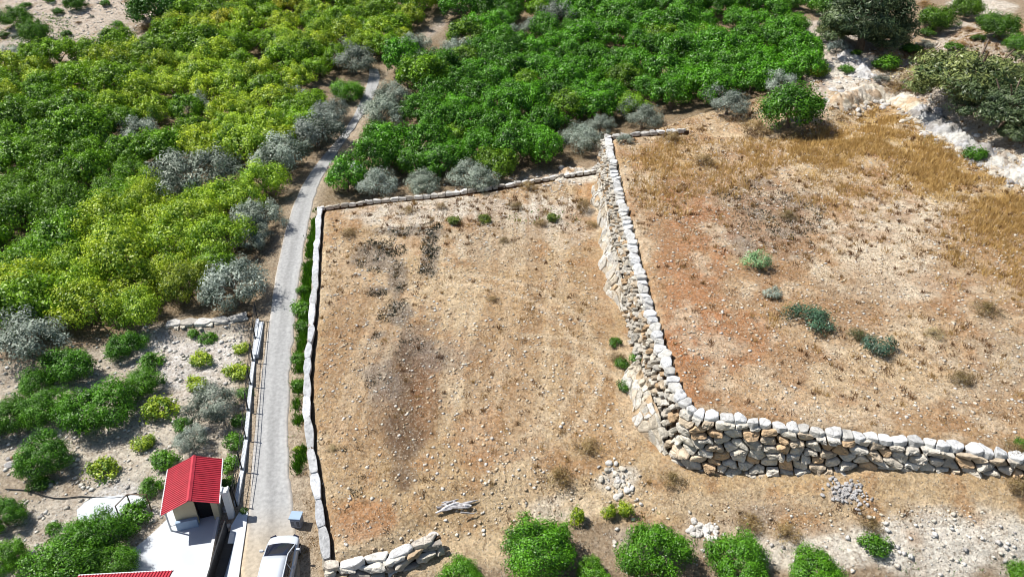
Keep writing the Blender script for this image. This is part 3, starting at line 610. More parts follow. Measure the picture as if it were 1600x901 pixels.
# ------------------------------------------------------------------ groves
placed = []
def free(x, y, d):
    return all((x - a) ** 2 + (y - b) ** 2 > (d + c) ** 2 for a, b, c in placed)
def T(kind, u, v, w_, label, cat, **kw):
    o = px_plant(kind, u, v, w_, label, cat, **kw); placed.append((o.location[0], o.location[1], o.scale[0] * RAD[kind] * .62)); return o
OL = [(555, 94, 62, 'lone dark silver olive tree at the far end of the road'), (648, 75, 56, 'silver olive tree at the left of the small bare clearing'), (668, 98, 46, 'pale olive tree just below the small bare clearing'),
      (715, 76, 48, 'low silver olive tree to the right of the clearing'), (790, 52, 38, 'small silver olive among the green grove near the top'), (832, 44, 40, 'pale olive touching a grey brown tree near the top'),
      (868, 26, 56, 'grey brown olive tree near the top of the green grove'), (12, 92, 42, 'silver olive on the bare ground at the upper left edge'), (188, 238, 46, 'left half of the olive pair inside the left grove'),
      (222, 205, 62, 'upper right olive of the pair inside the left grove'), (312, 268, 104, 'wide grey olive tree in the middle of the left grove'), (285, 292, 60, 'grey olive overlapping the left side of the widest olive'),
      (440, 246, 84, 'round pale olive tree left of the road'), (498, 208, 80, 'tall dark olive tree leaning over the narrow part of the road'), (515, 175, 56, 'small olive behind the tall dark olive beside the road'),
      (596, 176, 68, 'olive tree on the right verge near the top of the road'), (615, 148, 58, 'dark olive behind the road verge olive'), (585, 286, 64, 'silver olive nearest the road behind the tan field'),
      (664, 286, 52, 'middle silver olive behind the far rim of the tan field'), (742, 274, 66, 'silver olive at the right of the row behind the tan field'), (404, 345, 74, 'pale olive tree casting shade onto the road'),
      (398, 372, 50, 'lower olive touching the tree that shades the road'), (372, 450, 96, 'large silver olive above the garden beside the road'), (905, 218, 62, 'dusty olive left of the terrace corner'),
      (938, 196, 46, 'dark olive directly behind the terrace corner'), (1002, 184, 56, 'blue grey olive behind the rim of the upper terrace'), (1135, 160, 58, 'round blue grey olive at the edge of the green grove'),
      (1216, 132, 52, 'silver olive on the right end of the green grove'), (45, 528, 104, 'very large silver olive at the left edge'), (300, 690, 50, 'low silver olive behind the red roofed hut'),
      (338, 632, 76, 'grey green olive beside the fence in the garden'), (1150, 0, 40, 'small olive at the very top of the green grove'), (310, 165, 40, 'faded small olive in the left grove'), (465, 150, 36, 'half hidden olive in the left grove'),
      (40, 85, 30, 'tiny silver olive near the upper left edge')]
for u, v, ww, lb in OL:
    g = .95 + .2 * random.random(); bl = random.uniform(.94, 1.02)
    dk = .7 if ('dark' in lb or 'grey' in lb) else 1.
    T('olive', u, v, ww * 1.2, lb, 'olive tree', tint=(g * dk, g * dk, g * bl * dk), hs=.8)
GT = [(545, 142, 52, 'round bright green tree standing alone beside the narrow road', (1.25, 1.25, 1)), (1230, 174, 92, 'dark green tree at the far edge of the upper field', (.75, .85, .8)),
      (200, 540, 64, 'round green tree at the far left corner of the garden', (.9, 1, .9)), (163, 640, 112, 'biggest round green tree in the garden', (1, 1.08, 1)), (112, 572, 84, 'green tree above the biggest garden tree', (.9, 1, 1)),
      (75, 640, 82, 'green tree left of the biggest garden tree', (.95, 1, 1)), (15, 655, 84, 'dark green tree cut by the left edge of the garden', (.8, .85, .9)), (76, 716, 88, 'dark rounded tree below the garden trees on the left', (.8, .9, .85)),
      (228, 598, 66, 'green tree between the biggest tree and the stony ground', (1, 1, 1)), (60, 600, 60, 'green tree under the very large silver olive', (.9, 1, .9)), (12, 806, 64, 'dark green tree on the left edge beside the pale slab', (.75, .85, .85)),
      (15, 872, 66, 'bright green tree in the lower left corner', (1.15, 1.15, .9)), (145, 845, 96, 'leafy tree at the upper part of the pipe framed bed', (.85, .95, .8)), (115, 885, 110, 'large leafy tree filling the pipe framed bed', (.95, 1, .8)), (178, 880, 76, 'leafy tree overhanging the white yard', (.9, .95, .8)),
      (840, 862, 128, 'largest round green tree in the foreground', (1, 1.1, 1)), (1018, 866, 114, 'bushy foreground tree second from the left', (1, 1.08, 1)), (1150, 880, 112, 'rounded foreground tree third from the left', (1, 1.1, 1)),
      (1268, 893, 92, 'foreground tree fourth from the left cut by the bottom edge', (1.05, 1.1, 1)), (722, 902, 74, 'top of a foreground tree left of the largest one', (1.1, 1.15, 1)), (925, 900, 60, 'low green tree tucked beside the largest foreground tree', (1.15, 1.15, 1)),
      (1595, 905, 56, 'small green tree in the lower right corner', (1, 1, 1)), (1460, 30, 62, 'green tree at the top right beyond the clearing', (.95, .8, .9)), (1555, 42, 62, 'green tree beneath the pale slab at the top right', (.8, .75, .9)), (1505, 12, 50, 'pale green tree at the very top right', (1.05, .85, 1.1)),
      (1592, 72, 46, 'green tree on the right edge near the top', (1, 1, 1)), (1238, 38, 48, 'green tree standing on the pale ground by the grove', (1.1, 1.1, 1)), (1235, 5, 40, 'green tree at the top beside the pale ground', (1, 1, 1)), (1290, 8, 56, 'pale green tree left of the dark pine at the top', (1.1, 1.1, 1.2)),
      (250, 10, 96, 'dark grey green tree at the top left', (.6, .66, .95)), (30, 30, 50, 'low green tree in the upper left corner', (1, .95, 1)), (60, 55, 44, 'low spreading green tree near the upper left corner', (1, .95, 1)), (120, 8, 30, 'small tree on the stony ground at the top left', (.9, .9, 1))]
for u, v, ww, lb, tn in GT: T('green', u, v, ww * (1.04 if v < 500 else (.88 if u > 600 or u < 230 and v < 760 else .98)), lb, 'tree', tint=tn, name='broadleaf_tree')
for u, v, ww, lb, hs in [(1342, 28, 122, 'dark spreading pine at the top beside the bare rock', 1.), (1375, 55, 66, 'smaller dark pine touching the spreading pine', .9), (1300, 45, 56, 'dark pine leaning over the pale ground at the top', .8), (1505, 118, 150, 'large pine with yellow green tufts behind the rock bank', .9),
                         (1565, 165, 120, 'dark pine at the right edge behind the rocks', .9), (1596, 205, 60, 'shadowed pine cut by the right edge', .8), (1600, 110, 60, 'pale pine at the right edge', 1.)]:
    T('pine', u, v, ww * 1.1, lb, 'pine tree', tint=(1.6, 1.5, 1.3) if 'yellow' in lb or 'pale' in lb else (.8, .9, 1), hs=hs)
dark1 = np.array([(-300, 160), (60, 150), (160, 170), (230, 190), (300, 175), (300, 210), (255, 265), (190, 315), (130, 350), (85, 410), (60, 440), (-300, 470)], float)
def in_poly(u, v, P): return sdist(np.array([u]), np.array([v]), np.asarray(P, float))[0]
def grove(Pw, sp0, kindf, seed, rmin, rmax, skip=.03):
    q = np.random.default_rng(seed); x0, y0 = Pw.min(0); x1, y1 = Pw.max(0); row = 0; y = y0
    while y < y1:
        x = x0 + (sp0 / 2 if row % 2 else 0)
        while x < x1:
            px, py = x + q.normal(0, .5), y + q.normal(0, .45); x += sp0
            u, v, _ = project(px, py, float(gz(px, py)) + 1.2)
            if sdist(np.array([px]), np.array([py]), Pw)[0] < .6 or v < -45 or u < -55 or u > 1650 or py > 139: continue
            if q.random() < skip or not free(px, py, 1.0): continue
            if ldist(np.array([px]), np.array([py]), RC)[0] < (2.25 if py < 68 else 1.95) or any(((u - a_) / c_) ** 2 + ((v - b_) / d_) ** 2 < 1 for a_, b_, c_, d_ in BARE): continue
            kindf(px, py, u, v, q, q.uniform(rmin, rmax) * (1.15 if q.random() < .18 else 1.))
        y += sp0 * .84; row += 1
BARE = [(688, 52, 44, 36), (520, 140, 34, 34), (550, 205, 24, 34), (190, 300, 16, 20), (352, 158, 14, 14), (20, 395, 26, 16), (635, 195, 26, 20), (735, 5, 14, 40), (1120, 45, 16, 16), (130, 352, 14, 14), (205, 190, 10, 10)]
cnt = [0]
def k1(px, py, u, v, q, r):
    dk = in_poly(u, v, dark1) + q.normal(0, 14) > 0
    dry = 1 if q.random() < .03 else 0
    f = float(fbm(np.array([px]), np.array([py]), 14, 2)[0]); cnt[0] += 1
    low = ss(380, 470, v) * ss(200, 330, u)
    if dk: plant('green', px, py, r * 1.05, 'deep green tree in the dark patch of the left grove', 'tree', 'deep green trees of the left grove', tint=np.array([1.35, 1.1, .9]) * q.uniform(.85, 1.2), name='broadleaf_tree')
    elif f < .40 and q.random() < .5: plant('green', px, py, r, 'bright green tree mixed into the yellow green left grove', 'tree', 'bright green trees of the left grove', tint=np.array([1.9, 1.35, .9]) * q.uniform(.9, 1.15), name='broadleaf_tree')
    elif low > .5 and q.random() < .6: plant('yellow', px, py, r, 'dull olive green tree at the lower end of the left grove', 'tree', 'dull trees of the left grove', tint=np.array([.85, .80, .9]) * q.uniform(.85, 1.1), name='deciduous_tree')
    else: plant('yellow', px, py, r, 'yellow green tree of the left grove', 'tree', 'yellow green trees of the left grove', tint=(np.array([1.2, .92, .8]) if dry else np.array([.86 + .2 * q.random(), 1., .9])) * q.uniform(.95, 1.25), name='deciduous_tree')
def k2(px, py, u, v, q, r):
    b = q.random() < .12; cnt[0] += 1
    plant('green', px, py, r * 1.05, 'vivid green tree of the grove beyond the fields', 'tree', 'vivid green trees of the grove beyond the fields', tint=np.array([1.6, 1.2, 1] if b else [.95, 1.1, .9]) * q.uniform(.7, 1.2), name='broadleaf_tree')
grove(g1, 4.3, k1, 1, 1.9, 2.8, .02); grove(g2, 4.4, k2, 2, 1.95, 2.8, .01)
print('grove trees', cnt[0])

marks = [(o, *project(*o.location)[:2]) for o in bpy.data.objects if o.get('category') in ('olive tree', 'tree') and not o.get('group')]
gt_all = [(o, *project(*o.location)[:2]) for o in bpy.data.objects if str(o.get('group', '')).endswith(('left grove', 'beyond the fields'))]
used = set()
for m_, mu, mv in marks:
    best = {}
    for o, u, v in gt_all:
        du, dv = u - mu, v - mv; d_ = math.hypot(du, dv * 1.4)
        if d_ > 95 or o.name in used: continue
        w_ = ('right of' if du > 0 else 'left of') if abs(du) > abs(dv) * 1.3 else ('just below' if dv > 0 else 'just above')
        if w_ not in best or d_ < best[w_][0]: best[w_] = (d_, o)
    for w_, (d_, o) in best.items():
        kd = o['group'].split(' trees')[0]; lb = f"{kd} grove tree {w_} the {m_['label']}"
        if len(lb.split()) <= 16: o['label'] = lb; used.add(o.name)
edge = sorted([(u, o) for o, u, v in gt_all if v < 25 and o.name not in used], key=lambda q: q[0])
ORD = 'first second third fourth fifth sixth seventh eighth ninth tenth eleventh twelfth'.split()
for i_, (u, o) in enumerate(edge[:12]): o['label'] = f"{ORD[i_]} tree from the left along the top edge of the groves"; used.add(o.name)
for i_, (u, o) in enumerate(edge[::-1][:12]):
    if o.name not in used: o['label'] = f"{ORD[i_]} tree from the right along the top edge of the groves"; used.add(o.name)
# ------------------------------------------------------------------ shrubs and weeds that can be told apart
SH = [('dry', 545, 362, 30, 'brown scrub near the far left corner of the tan field'), ('dry', 640, 328, 26, 'low brown scrub touching the far rim left of the green weeds'), ('dry', 690, 322, 22, 'small brown scrub touching the far rim above the green weeds'), ('dry', 805, 322, 28, 'dark scrub on the far bank right of the green weeds'), ('dry', 845, 348, 26, 'brown scrub just left of the green weed at the far rim end'), ('dry', 912, 322, 30, 'brown scrub between the far rim and the tall wall'), ('dry', 925, 350, 24, 'small scrub at the far end of the rock ledge'), ('dry', 1000, 640, 0 + 26, 'dry weed at the foot of the near rock ledge'), ('dry', 965, 560, 30, 'dark dry weed left of the rock ledge gap'), ('dry', 1100, 250, 40, 'straw brown clump near the far left of the upper field'), ('dry', 1500, 590, 44, 'dark dry scrub in the right part of the upper field'), ('dry', 1460, 520, 36, 'grey brown scrub near the centre right of the upper field'), ('dry', 1540, 480, 46, 'dark scrub by the white stone in the upper field'),
      ('ybush', 255, 640, 58, 'light green bush right of the biggest garden tree'), ('bush', 288, 662, 34, 'small dark green bush beside the grey green olive'), ('ybush', 225, 692, 40, 'light green bush in the middle of the stony ground'),
      ('ybush', 165, 734, 52, 'yellowish green bush below the stony track'), ('bush', 258, 718, 44, 'green bush behind the left eave of the red roof'), ('ybush', 315, 560, 38, 'pale green bush on the whitest gravel'),
      ('ybush', 309, 600, 36, 'pale green bush above the grey green olive'), ('bush', 325, 528, 30, 'green bush in front of the low pale garden wall'), ('bush', 303, 520, 20, 'tiny bush near the low pale garden wall'), ('bush', 238, 565, 42, 'green bush above the stony ground'),
      ('bush', 238, 762, 40, 'drooping bush left of the red roofed hut'), ('bush', 218, 798, 54, 'green bush beside the corner of the white yard'), ('bush', 205, 818, 46, 'green bush under the pipe frame next to the yard'), ('bush', 85, 822, 26, 'scrubby bush on the left of the pale slab'), ('bush', 62, 757, 36, 'low green weed patch under the dark rounded tree'),
      ('ybush', 378, 545, 26, 'climbing bush at the far end of the roadside fence'), ('ybush', 374, 580, 42, 'yellow green climber on the roadside fence'), ('bush', 385, 612, 30, 'green climber on the roadside fence below the yellow one'), ('bush', 378, 655, 32, 'dark climber on the middle of the roadside fence'), ('bush', 366, 690, 40, 'green climber behind the hut'), ('bush', 362, 722, 34, 'green climber right of the red roof'), ('bush', 360, 752, 28, 'green climber next to the white gate pillar'),
      ('bush', 472, 480, 38, 'upper green bush in the strip between road and whitewashed wall'), ('bush', 470, 508, 28, 'dark bush in the strip between road and whitewashed wall'), ('bush', 474, 452, 22, 'thin weed at the top of the roadside strip'), ('bush', 467, 560, 26, 'green weed in the roadside strip below the bushes'), ('bush', 466, 600, 24, 'lower green weed in the roadside strip'),
      ('ybush', 466, 700, 14, 'small yellow weed in the roadside strip'), ('obush', 1183, 407, 46, 'upright grey green bush in the middle of the upper field'), ('obush', 1205, 458, 32, 'faint grey bush below the upright one in the upper field'), ('obush', 1260, 495, 76, 'widest flat dark green bush in the upper field'),
      ('obush', 1370, 538, 52, 'compact dark green bush in the upper field'), ('dry', 1340, 524, 38, 'brown dry bush touching the compact dark bush'), ('dry', 918, 695, 44, 'olive brown bush in the lower right of the tan field'), ('dry', 875, 745, 42, 'tall rusty weed near the front of the tan field'),
      ('dry', 1050, 748, 40, 'dark bush at the foot of the terrace corner'), ('bush', 1000, 560, 32, 'green bush growing in the gap of the rock ledge'), ('bush', 962, 535, 24, 'weed against the rock ledge, highest of three'), ('bush', 972, 568, 26, 'weed against the rock ledge, middle of three'), ('bush', 975, 600, 30, 'weed against the rock ledge, lowest of three'), ('bush', 985, 590, 24, 'weed at the lower end of the rock ledge gap'),
      ('ybush', 710, 343, 26, 'yellow green weed by the far rim of the tan field'), ('ybush', 757, 343, 24, 'second green weed along the far rim of the tan field'), ('dry', 788, 375, 20, 'dark weed clump below the far rim of the tan field'), ('ybush', 865, 340, 24, 'green weed near the right end of the far rim'), ('dry', 825, 290, 30, 'dry bush on the bank at the far rim'),
      ('dry', 770, 467, 20, 'single brown tuft in the centre of the tan field'), ('dry', 1230, 375 - 40, 34, 'dark dry tuft in the grey patch of the upper field'), ('ybush', 900, 808, 30, 'spiky green tuft above the foreground trees'), ('ybush', 950, 800, 26, 'left spiky tuft in front of the terrace corner'), ('ybush', 975, 798, 26, 'right spiky tuft in front of the terrace corner'),
      ('bush', 1366, 850, 46, 'dark bush on the pale stony bank'), ('dry', 1360, 820, 40, 'grey dry bush above the dark bush on the stony bank'), ('dry', 1170, 818, 50, 'brown bush behind the third foreground tree'), ('dry', 1230, 830, 50, 'brown dry scrub right of the third foreground tree'), ('dry', 1585, 700, 46, 'dark scrub at the right end of the terrace wall'), ('bush', 1595, 690, 26, 'green bush at the right end of the terrace wall'), ('dry', 1590, 760, 44, 'dark dry scrub at the right edge below the wall'),
      ('ybush', 1275, 110, 42, 'yellow green bush on the pale ground left of the rocks'), ('obush', 1305, 75, 34, 'silver bush under the dark spreading pine'), ('bush', 1382, 100, 44, 'green bush right of the bare rock slab'), ('bush', 1320, 108, 26, 'low green bush above the bare rock slab'), ('bush', 1422, 75, 34, 'green bush in the brown clearing'), ('dry', 1425, 125, 70, 'greyish brown thicket behind the cream rock bank'), ('dry', 1400, 140, 44, 'brown thicket at the top of the cream rock bank'),
      ('bush', 1520, 240, 40, 'dark green bush below the grey rock bank'), ('dry', 1050, 212, 34, 'brown bush on the rim of the upper terrace'), ('obush', 975, 218, 26, 'grey bush at the far left corner of the upper terrace'), ('dry', 1180, 200, 60, 'dry scrub at the far edge of the upper field'), ('dry', 1240, 215, 40, 'dry scrub below the dark green tree'),
      ('bush', 1222, 75, 40, 'green bush at the edge of the pale ground'), ('bush', 1248, 68, 36, 'second green bush at the edge of the pale ground'), ('bush', 90, 18, 20, 'small dark bush on the stony slope at top left'), ('bush', 105, 52, 18, 'dark bush in the middle of the stony slope at top left'), ('bush', 50, 82, 18, 'dark bush at the foot of the stony slope'), ('bush', 75, 68, 20, 'green bush on the lower stony slope'), ('bush', 165, 5, 18, 'dark tuft at the top of the stony slope'), ('bush', 185, 38, 20, 'green tuft at the right of the stony slope'),
      ('dry', 230, 45, 36, 'reddish brown bush at the end of the stony slope'), ('dry', 520, 700, 20, 'grey tuft close to the whitewashed wall')]
for kd, u, v, ww, lb in SH:
    hs = .8; tn = (1, 1, 1)
    if 'upright grey green' in lb: tn = (.75, 1.15, .6); hs = 1.1
    if 'rim' in lb and kd == 'ybush': tn = (.5, .5, .8)
    if 'flat' in lb: hs = .5; tn = (.20, .36, .24)
    if 'compact' in lb: tn = (.17, .32, .24); hs = .8
    if 'spiky' in lb or 'tall' in lb: hs = 1.5
    if 'flat' in lb or 'compact' in lb: pass
    elif 'dark' in lb and kd == 'dry': tn = (.45, .5, .5)
    elif kd == 'dry': tn = (.7, .75, .8) if 'grey' not in lb else (.9, 1.1, 1.5)
    elif 'dark' in lb: tn = (.75, .8, .9)
    if 'weed against' in lb: tn = (.8, .75, 1.)
    T(kd, u, v, ww, lb, 'shrub' if kd != 'dry' else 'dry shrub', tint=tn, hs=hs)

rs = np.random.default_rng(55)
for k_ in range(46):
    u, v = rs.uniform(1215, 1600), rs.uniform(0, 138)
    if v > 60 + .0 * u and 1240 < u < 1330: continue
    kd = ('dry', 'bush', 'obush', 'dry')[rs.integers(4)]
    px_plant(kd, u, v, rs.uniform(14, 34), 'low scrub bush on the bare slope at the top right', 'scrub bush', group='low scrub bushes of the top right slope', tint=np.array([.75, .7, .7]) * rs.uniform(.6, 1.1), hs=.75)
for k_ in range(34):
    u, v = rs.uniform(0, 290), rs.uniform(0, 95)
    if v > 100 - u * .25: continue
    px_plant(('dry', 'bush', 'obush')[rs.integers(3)], u, v, rs.uniform(8, 20), 'small scrub bush on the stony slope at the top left', 'scrub bush', group='small scrub bushes of the top left slope', tint=np.array([.8, .8, .8]) * rs.uniform(.6, 1.1), hs=.75)
# ------------------------------------------------------------------ uncountable cover: dry grass, weeds, stones
def uvn(x, y): return project(x, y, gz(x, y))
def blades(x, y, h, wd, per, r, spread):
    n = len(x); X_ = np.repeat(x, per) + r.normal(0, 1, n * per) * np.repeat(spread, per); Y_ = np.repeat(y, per) + r.normal(0, 1, n * per) * np.repeat(spread, per)
    Z_ = gz(X_, Y_) - .02; hh = np.repeat(h, per) * r.uniform(.5, 1.2, n * per); a = r.uniform(0, 6.3, n * per); ww = np.repeat(wd, per) * .5
    lean = r.normal(0, .35, (n * per, 2)) * hh[:, None]
    v = np.stack([np.stack([X_ - np.cos(a) * ww, Y_ - np.sin(a) * ww, Z_], 1), np.stack([X_ + np.cos(a) * ww, Y_ + np.sin(a) * ww, Z_], 1), np.stack([X_ + lean[:, 0], Y_ + lean[:, 1], Z_ + hh], 1)], 1)
    return v.reshape(-1, 3)
def cover(name, label, cat, n, accept, h, wd, per, spread, mt, seed, tone=(0, 1), box=(-45, 85, 22, 130)):
    r = np.random.default_rng(seed); x = r.uniform(box[0], box[1], n); y = r.uniform(box[2], box[3], n); u, v, dep = uvn(x, y)
    a = accept(u, v, x, y); ok = (r.random(n) < a) & (u > -60) & (u < 1660) & (v > -20) & (v < 930); x = x[ok]; y = y[ok]; m_ = len(x)
    V_ = blades(x, y, r.uniform(h[0], h[1], m_), np.full(m_, wd) * np.maximum(1, dep[ok] / 50), per, r, np.full(m_, spread) * r.uniform(.5, 1.5, m_))
    t = np.repeat(np.clip(r.uniform(tone[0], tone[1], m_), -.35, 1.1), per * 3); print(name, m_ * per)
    o = link(name, mesh(name, V_, np.arange(len(V_)).reshape(-1, 3), M[mt], np.repeat(t[:, None], 3, 1))); tag(o, label, cat, kind='stuff'); return o
def pm(u, v, lst):
    a = 0
    for (pu, pv, ru, rv, k_) in lst: a = np.maximum(a, k_ * np.clip(1.3 - ((u - pu) / ru) ** 2 - ((v - pv) / rv) ** 2, 0, 1))
    return a
inA = lambda x, y: ss(.4, 1.2, sdist(x, y, PA)); inB = lambda x, y: ss(1.2, 1.6, sdist(x, y, PB))
nearwall = lambda x, y: ss(.3, .7, np.abs(sdist(x, y, PB)))
def onfoot(x, y): return 1 - (ss(-2.6, -2.2, sdist(x, y, PB)) * ss(1.3, 1.0, sdist(x, y, PB)))
straw = [(1370, 210, 85, 42, 1), (1290, 235, 70, 40, .8), (1480, 270, 90, 45, 1), (1570, 330, 90, 70, .9), (1540, 400, 90, 60, .45), (1200, 240, 90, 30, .4), (1330, 300, 100, 40, .3), (1130, 270, 70, 40, .3), (1440, 230, 70, 25, 1), (1060, 250, 80, 35, .4), (1050, 300, 70, 40, .3), (1600, 420, 60, 60, .5), (1250, 500, 60, 25, .4), (1380, 590, 120, 30, .25), (1500, 640, 90, 20, .3)]
cover('straw_grass', 'tall golden straw grass on the upper terrace', 'dry grass', 90000, lambda u, v, x, y: inB(x, y) * pm(u, v, straw) * ss(.3, .6, fbm(x, y, 2.2, 3)), (.25, .6), .045, 7, .16, 'dleaf', 1, (.55, 1.1), (5, 70, 40, 95))
cover('verge_weeds', 'ragged green and straw weeds between the road and the whitewashed wall', 'weeds', 70000, lambda u, v, x, y: ss(1.3, 1.6, ldist(x, y, RC)) * ss(-.1, -.35, sdist(x, y, PA)) * (sdist(x, y, PA) > -1.6) * ss(.32, .48, fbm(x, y, 1.4, 3)) * (v < 740) * (u < 500), (.18, .5), .07, 8, .12, 'leaf', 41, (-.2, .8), (-24, -8, 27, 68))
cover('verge_straw', 'dry straw weeds on the verge beside the white car', 'dry weeds', 50000, lambda u, v, x, y: ss(1.5, 1.9, ldist(x, y, RC)) * ss(-.1, -.35, sdist(x, y, PA)) * (sdist(x, y, PA) > -2.2) * ss(.40, .6, fbm(x + 7, y, 1.1, 3)) * .8 * (u < 510), (.06, .2), .035, 5, .12, 'dleaf', 42, (-.1, .9), (-24, -8, 24, 68))
cover('stubble', 'short pale stubble and dead stalks all over the fields', 'stubble', 130000, lambda u, v, x, y: np.maximum(inA(x, y) * onfoot(x, y), inB(x, y)) * (.25 + .75 * ss(.35, .65, fbm(x + 9, y, 2.5, 4))), (.06, .2), .035, 4, .16, 'dleaf', 21, (.1, 1))
cover('dark_tufts', 'dark brown dead tufts dotted over the fields', 'dead tufts', 15000, lambda u, v, x, y: onfoot(x, y) * np.clip(np.maximum(inA(x, y), inB(x, y)) * (.22 + .5 * ss(.5, .62, fbm(x, y, 5, 3))) + pm(u, v, [(820, 330, 260, 34, 1), (1480, 330, 160, 90, .6), (1250, 340, 150, 70, .6), (1420, 560, 160, 70, .5), (870, 740, 60, 50, .5), (1200, 810, 250, 25, .6), (1100, 210, 200, 15, .8)]) * (inA(x, y) + inB(x, y)), 0, 1), (.12, .4), .045, 24, .13, 'dleaf', 31, (-.6, .7))
cover('dry_weeds', 'low brown dead weeds scattered over the fields', 'dry weeds', 60000, lambda u, v, x, y: np.maximum(inA(x, y) * onfoot(x, y), inB(x, y)) * ss(.50, .68, fbm(x, y, 3, 4)) * .75, (.10, .28), .035, 6, .14, 'dleaf', 2, (0, .55))
cover('rusty_weeds', 'reddish dry weeds in patches of the fields', 'dry weeds', 40000, lambda u, v, x, y: onfoot(x, y) * np.maximum(inA(x, y), inB(x, y)) * np.maximum(pm(u, v, [(650, 620, 50, 90, .8), (560, 800, 60, 40, .7), (740, 700, 60, 60, .5), (1350, 450, 80, 50, .6), (1250, 340, 130, 70, .7), (1450, 580, 150, 60, .4), (1200, 815, 150, 20, .8), (800, 340, 200, 25, .35)]), .05), (.1, .3), .04, 6, .2, 'dleaf', 3, (-.4, .3))
def ashm(u, v, x, y):
    return ss(.30, .50, fbm(x * 1.3, y * .8, .9, 3)) * inA(x, y) * onfoot(x, y) * pm(u, v, [(600, 390, 35, 18, 1), (585, 412, 26, 16, 1), (640, 362, 30, 9, 1), (675, 355, 16, 10, 1), (672, 385, 14, 26, 1), (665, 425, 12, 14, .8), (622, 425, 10, 20, 1), (626, 448, 12, 10, 1), (590, 457, 16, 8, 1), (588, 523, 12, 9, 1), (620, 480, 18, 16, .6), (600, 495, 12, 10, .8), (590, 600, 24, 16, .4), (640, 540, 22, 30, .3), (512, 730, 16, 8, .8), (557, 770, 16, 9, .9), (595, 792, 16, 9, 1), (568, 748, 10, 6, .8), (535, 702, 8, 5, .8), (1220, 340, 70, 50, .25), (1150, 300, 40, 20, .2)])
ap = MB
r_ = np.random.default_rng(77)
cover('ashen_weeds', 'dark ash grey dead weeds in broken patches of the tan field', 'dead weeds', 160000, lambda u, v, x, y: ashm(u, v, x, y) * .75, (.10, .22), .05, 6, .10, 'oleaf', 4, (-.9, -.1), (-20, 40, 30, 75)).color = (.50, .50, .56, 1)
def green_acc(u, v, x, y): return pm(u, v, [(468, 540, 11, 110, 1), (465, 690, 11, 60, .9), (462, 620, 7, 60, .6), (375, 600, 12, 90, .5), (60, 60, 60, 25, .8), (70, 40, 50, 20, .8), (30, 120, 60, 20, .6), (62, 757, 24, 12, 1), (80, 850, 30, 30, .3), (1520, 245, 40, 12, .8), (1470, 215, 30, 14, .7), (1300, 880, 300, 30, .2), (960, 805, 80, 12, .3), (470, 400, 6, 60, .4), (880, 805, 40, 12, .5), (850, 340, 60, 14, .3)]) * ss(1.25, 1.6, ldist(x, y, RC))
cover('green_weeds', 'thin green weeds along the verges and garden', 'weeds', 90000, green_acc, (.1, .3), .05, 6, .15, 'leaf', 5, (0, .9), (-85, 60, 22, 125))
def stones(name, label, n, accept, r0, r1, seed, box, cols):
    q = np.random.default_rng(seed); x = q.uniform(box[0], box[1], n); y = q.uniform(box[2], box[3], n); u, v, dep = uvn(x, y)
    ok = (q.random(n) < accept(u, v, x, y)) & (u > -60) & (u < 1660) & (v > -30) & (v < 930); x = x[ok]; y = y[ok]; m_ = len(x); print(name, m_)
    base = np.array([(1, 0, 0), (.3, .9, 0), (-.8, .6, 0), (-.7, -.7, 0), (.5, -.85, 0), (0.15, 0.1, .75), (0, 0, -.6)], float)
    fc_ = [(0, 1, 5), (1, 2, 5), (2, 3, 5), (3, 4, 5), (4, 0, 5), (1, 0, 6), (2, 1, 6), (3, 2, 6), (4, 3, 6), (0, 4, 6)]
    rr = r0 + (r1 - r0) * q.random(m_) ** 4; B = base[None] * q.uniform(.7, 1.3, (m_, 7, 1)) * rr[:, None, None]; a = q.uniform(0, 6.3, m_); c_, s_ = np.cos(a)[:, None], np.sin(a)[:, None]
    P = np.stack([B[..., 0] * c_ - B[..., 1] * s_, B[..., 0] * s_ + B[..., 1] * c_, B[..., 2] * .8], -1) + np.stack([x, y, gz(x, y) + rr * .15], 1)[:, None, :]
    f = (np.array(fc_)[None] + (np.arange(m_) * 7)[:, None, None]).reshape(-1, 3)
    cc = np.array(cols)[q.integers(len(cols), size=m_)] * q.uniform(.8, 1.1, (m_, 1))
    o = link(name, mesh(name, P.reshape(-1, 3), f, M['stone'], np.repeat(cc, 7, 0))); tag(o, label, 'stones', kind='stuff')
yardoff = lambda x, y: (sdist(x, y, PY) < 0) * (ldist(x, y, RC) > 1.9)
stones('field_stones', 'small pale stones strewn over the fields', 110000, lambda u, v, x, y: (.55 + .45 * ss(.45, .6, fbm(x, y, 4, 3))) * np.maximum(inA(x, y) * onfoot(x, y), inB(x, y)), .03, .15, 5, (-20, 75, 26, 95), [(.72, .67, .58), (.66, .58, .46), (.60, .48, .34), (.52, .40, .27), (.70, .67, .62)])
stones('garden_stones', 'loose stones covering the garden and bare slopes', 150000, lambda u, v, x, y: yardoff(x, y) * np.clip(ss(-1, 1, sdist(x, y, PG)) * .8 + pm(u, v, [(110, 40, 150, 60, .7), (1290, 90, 90, 60, .7), (1480, 850, 160, 60, 1), (1250, 860, 250, 40, .6), (1420, 90, 90, 50, .5), (800, 285, 130, 18, .5), (1000, 850, 60, 40, .5)]), 0, 1), .04, .23, 6, (-85, 75, 22, 130), [(.66, .63, .57), (.58, .54, .47), (.70, .69, .66), (.50, .48, .46)])

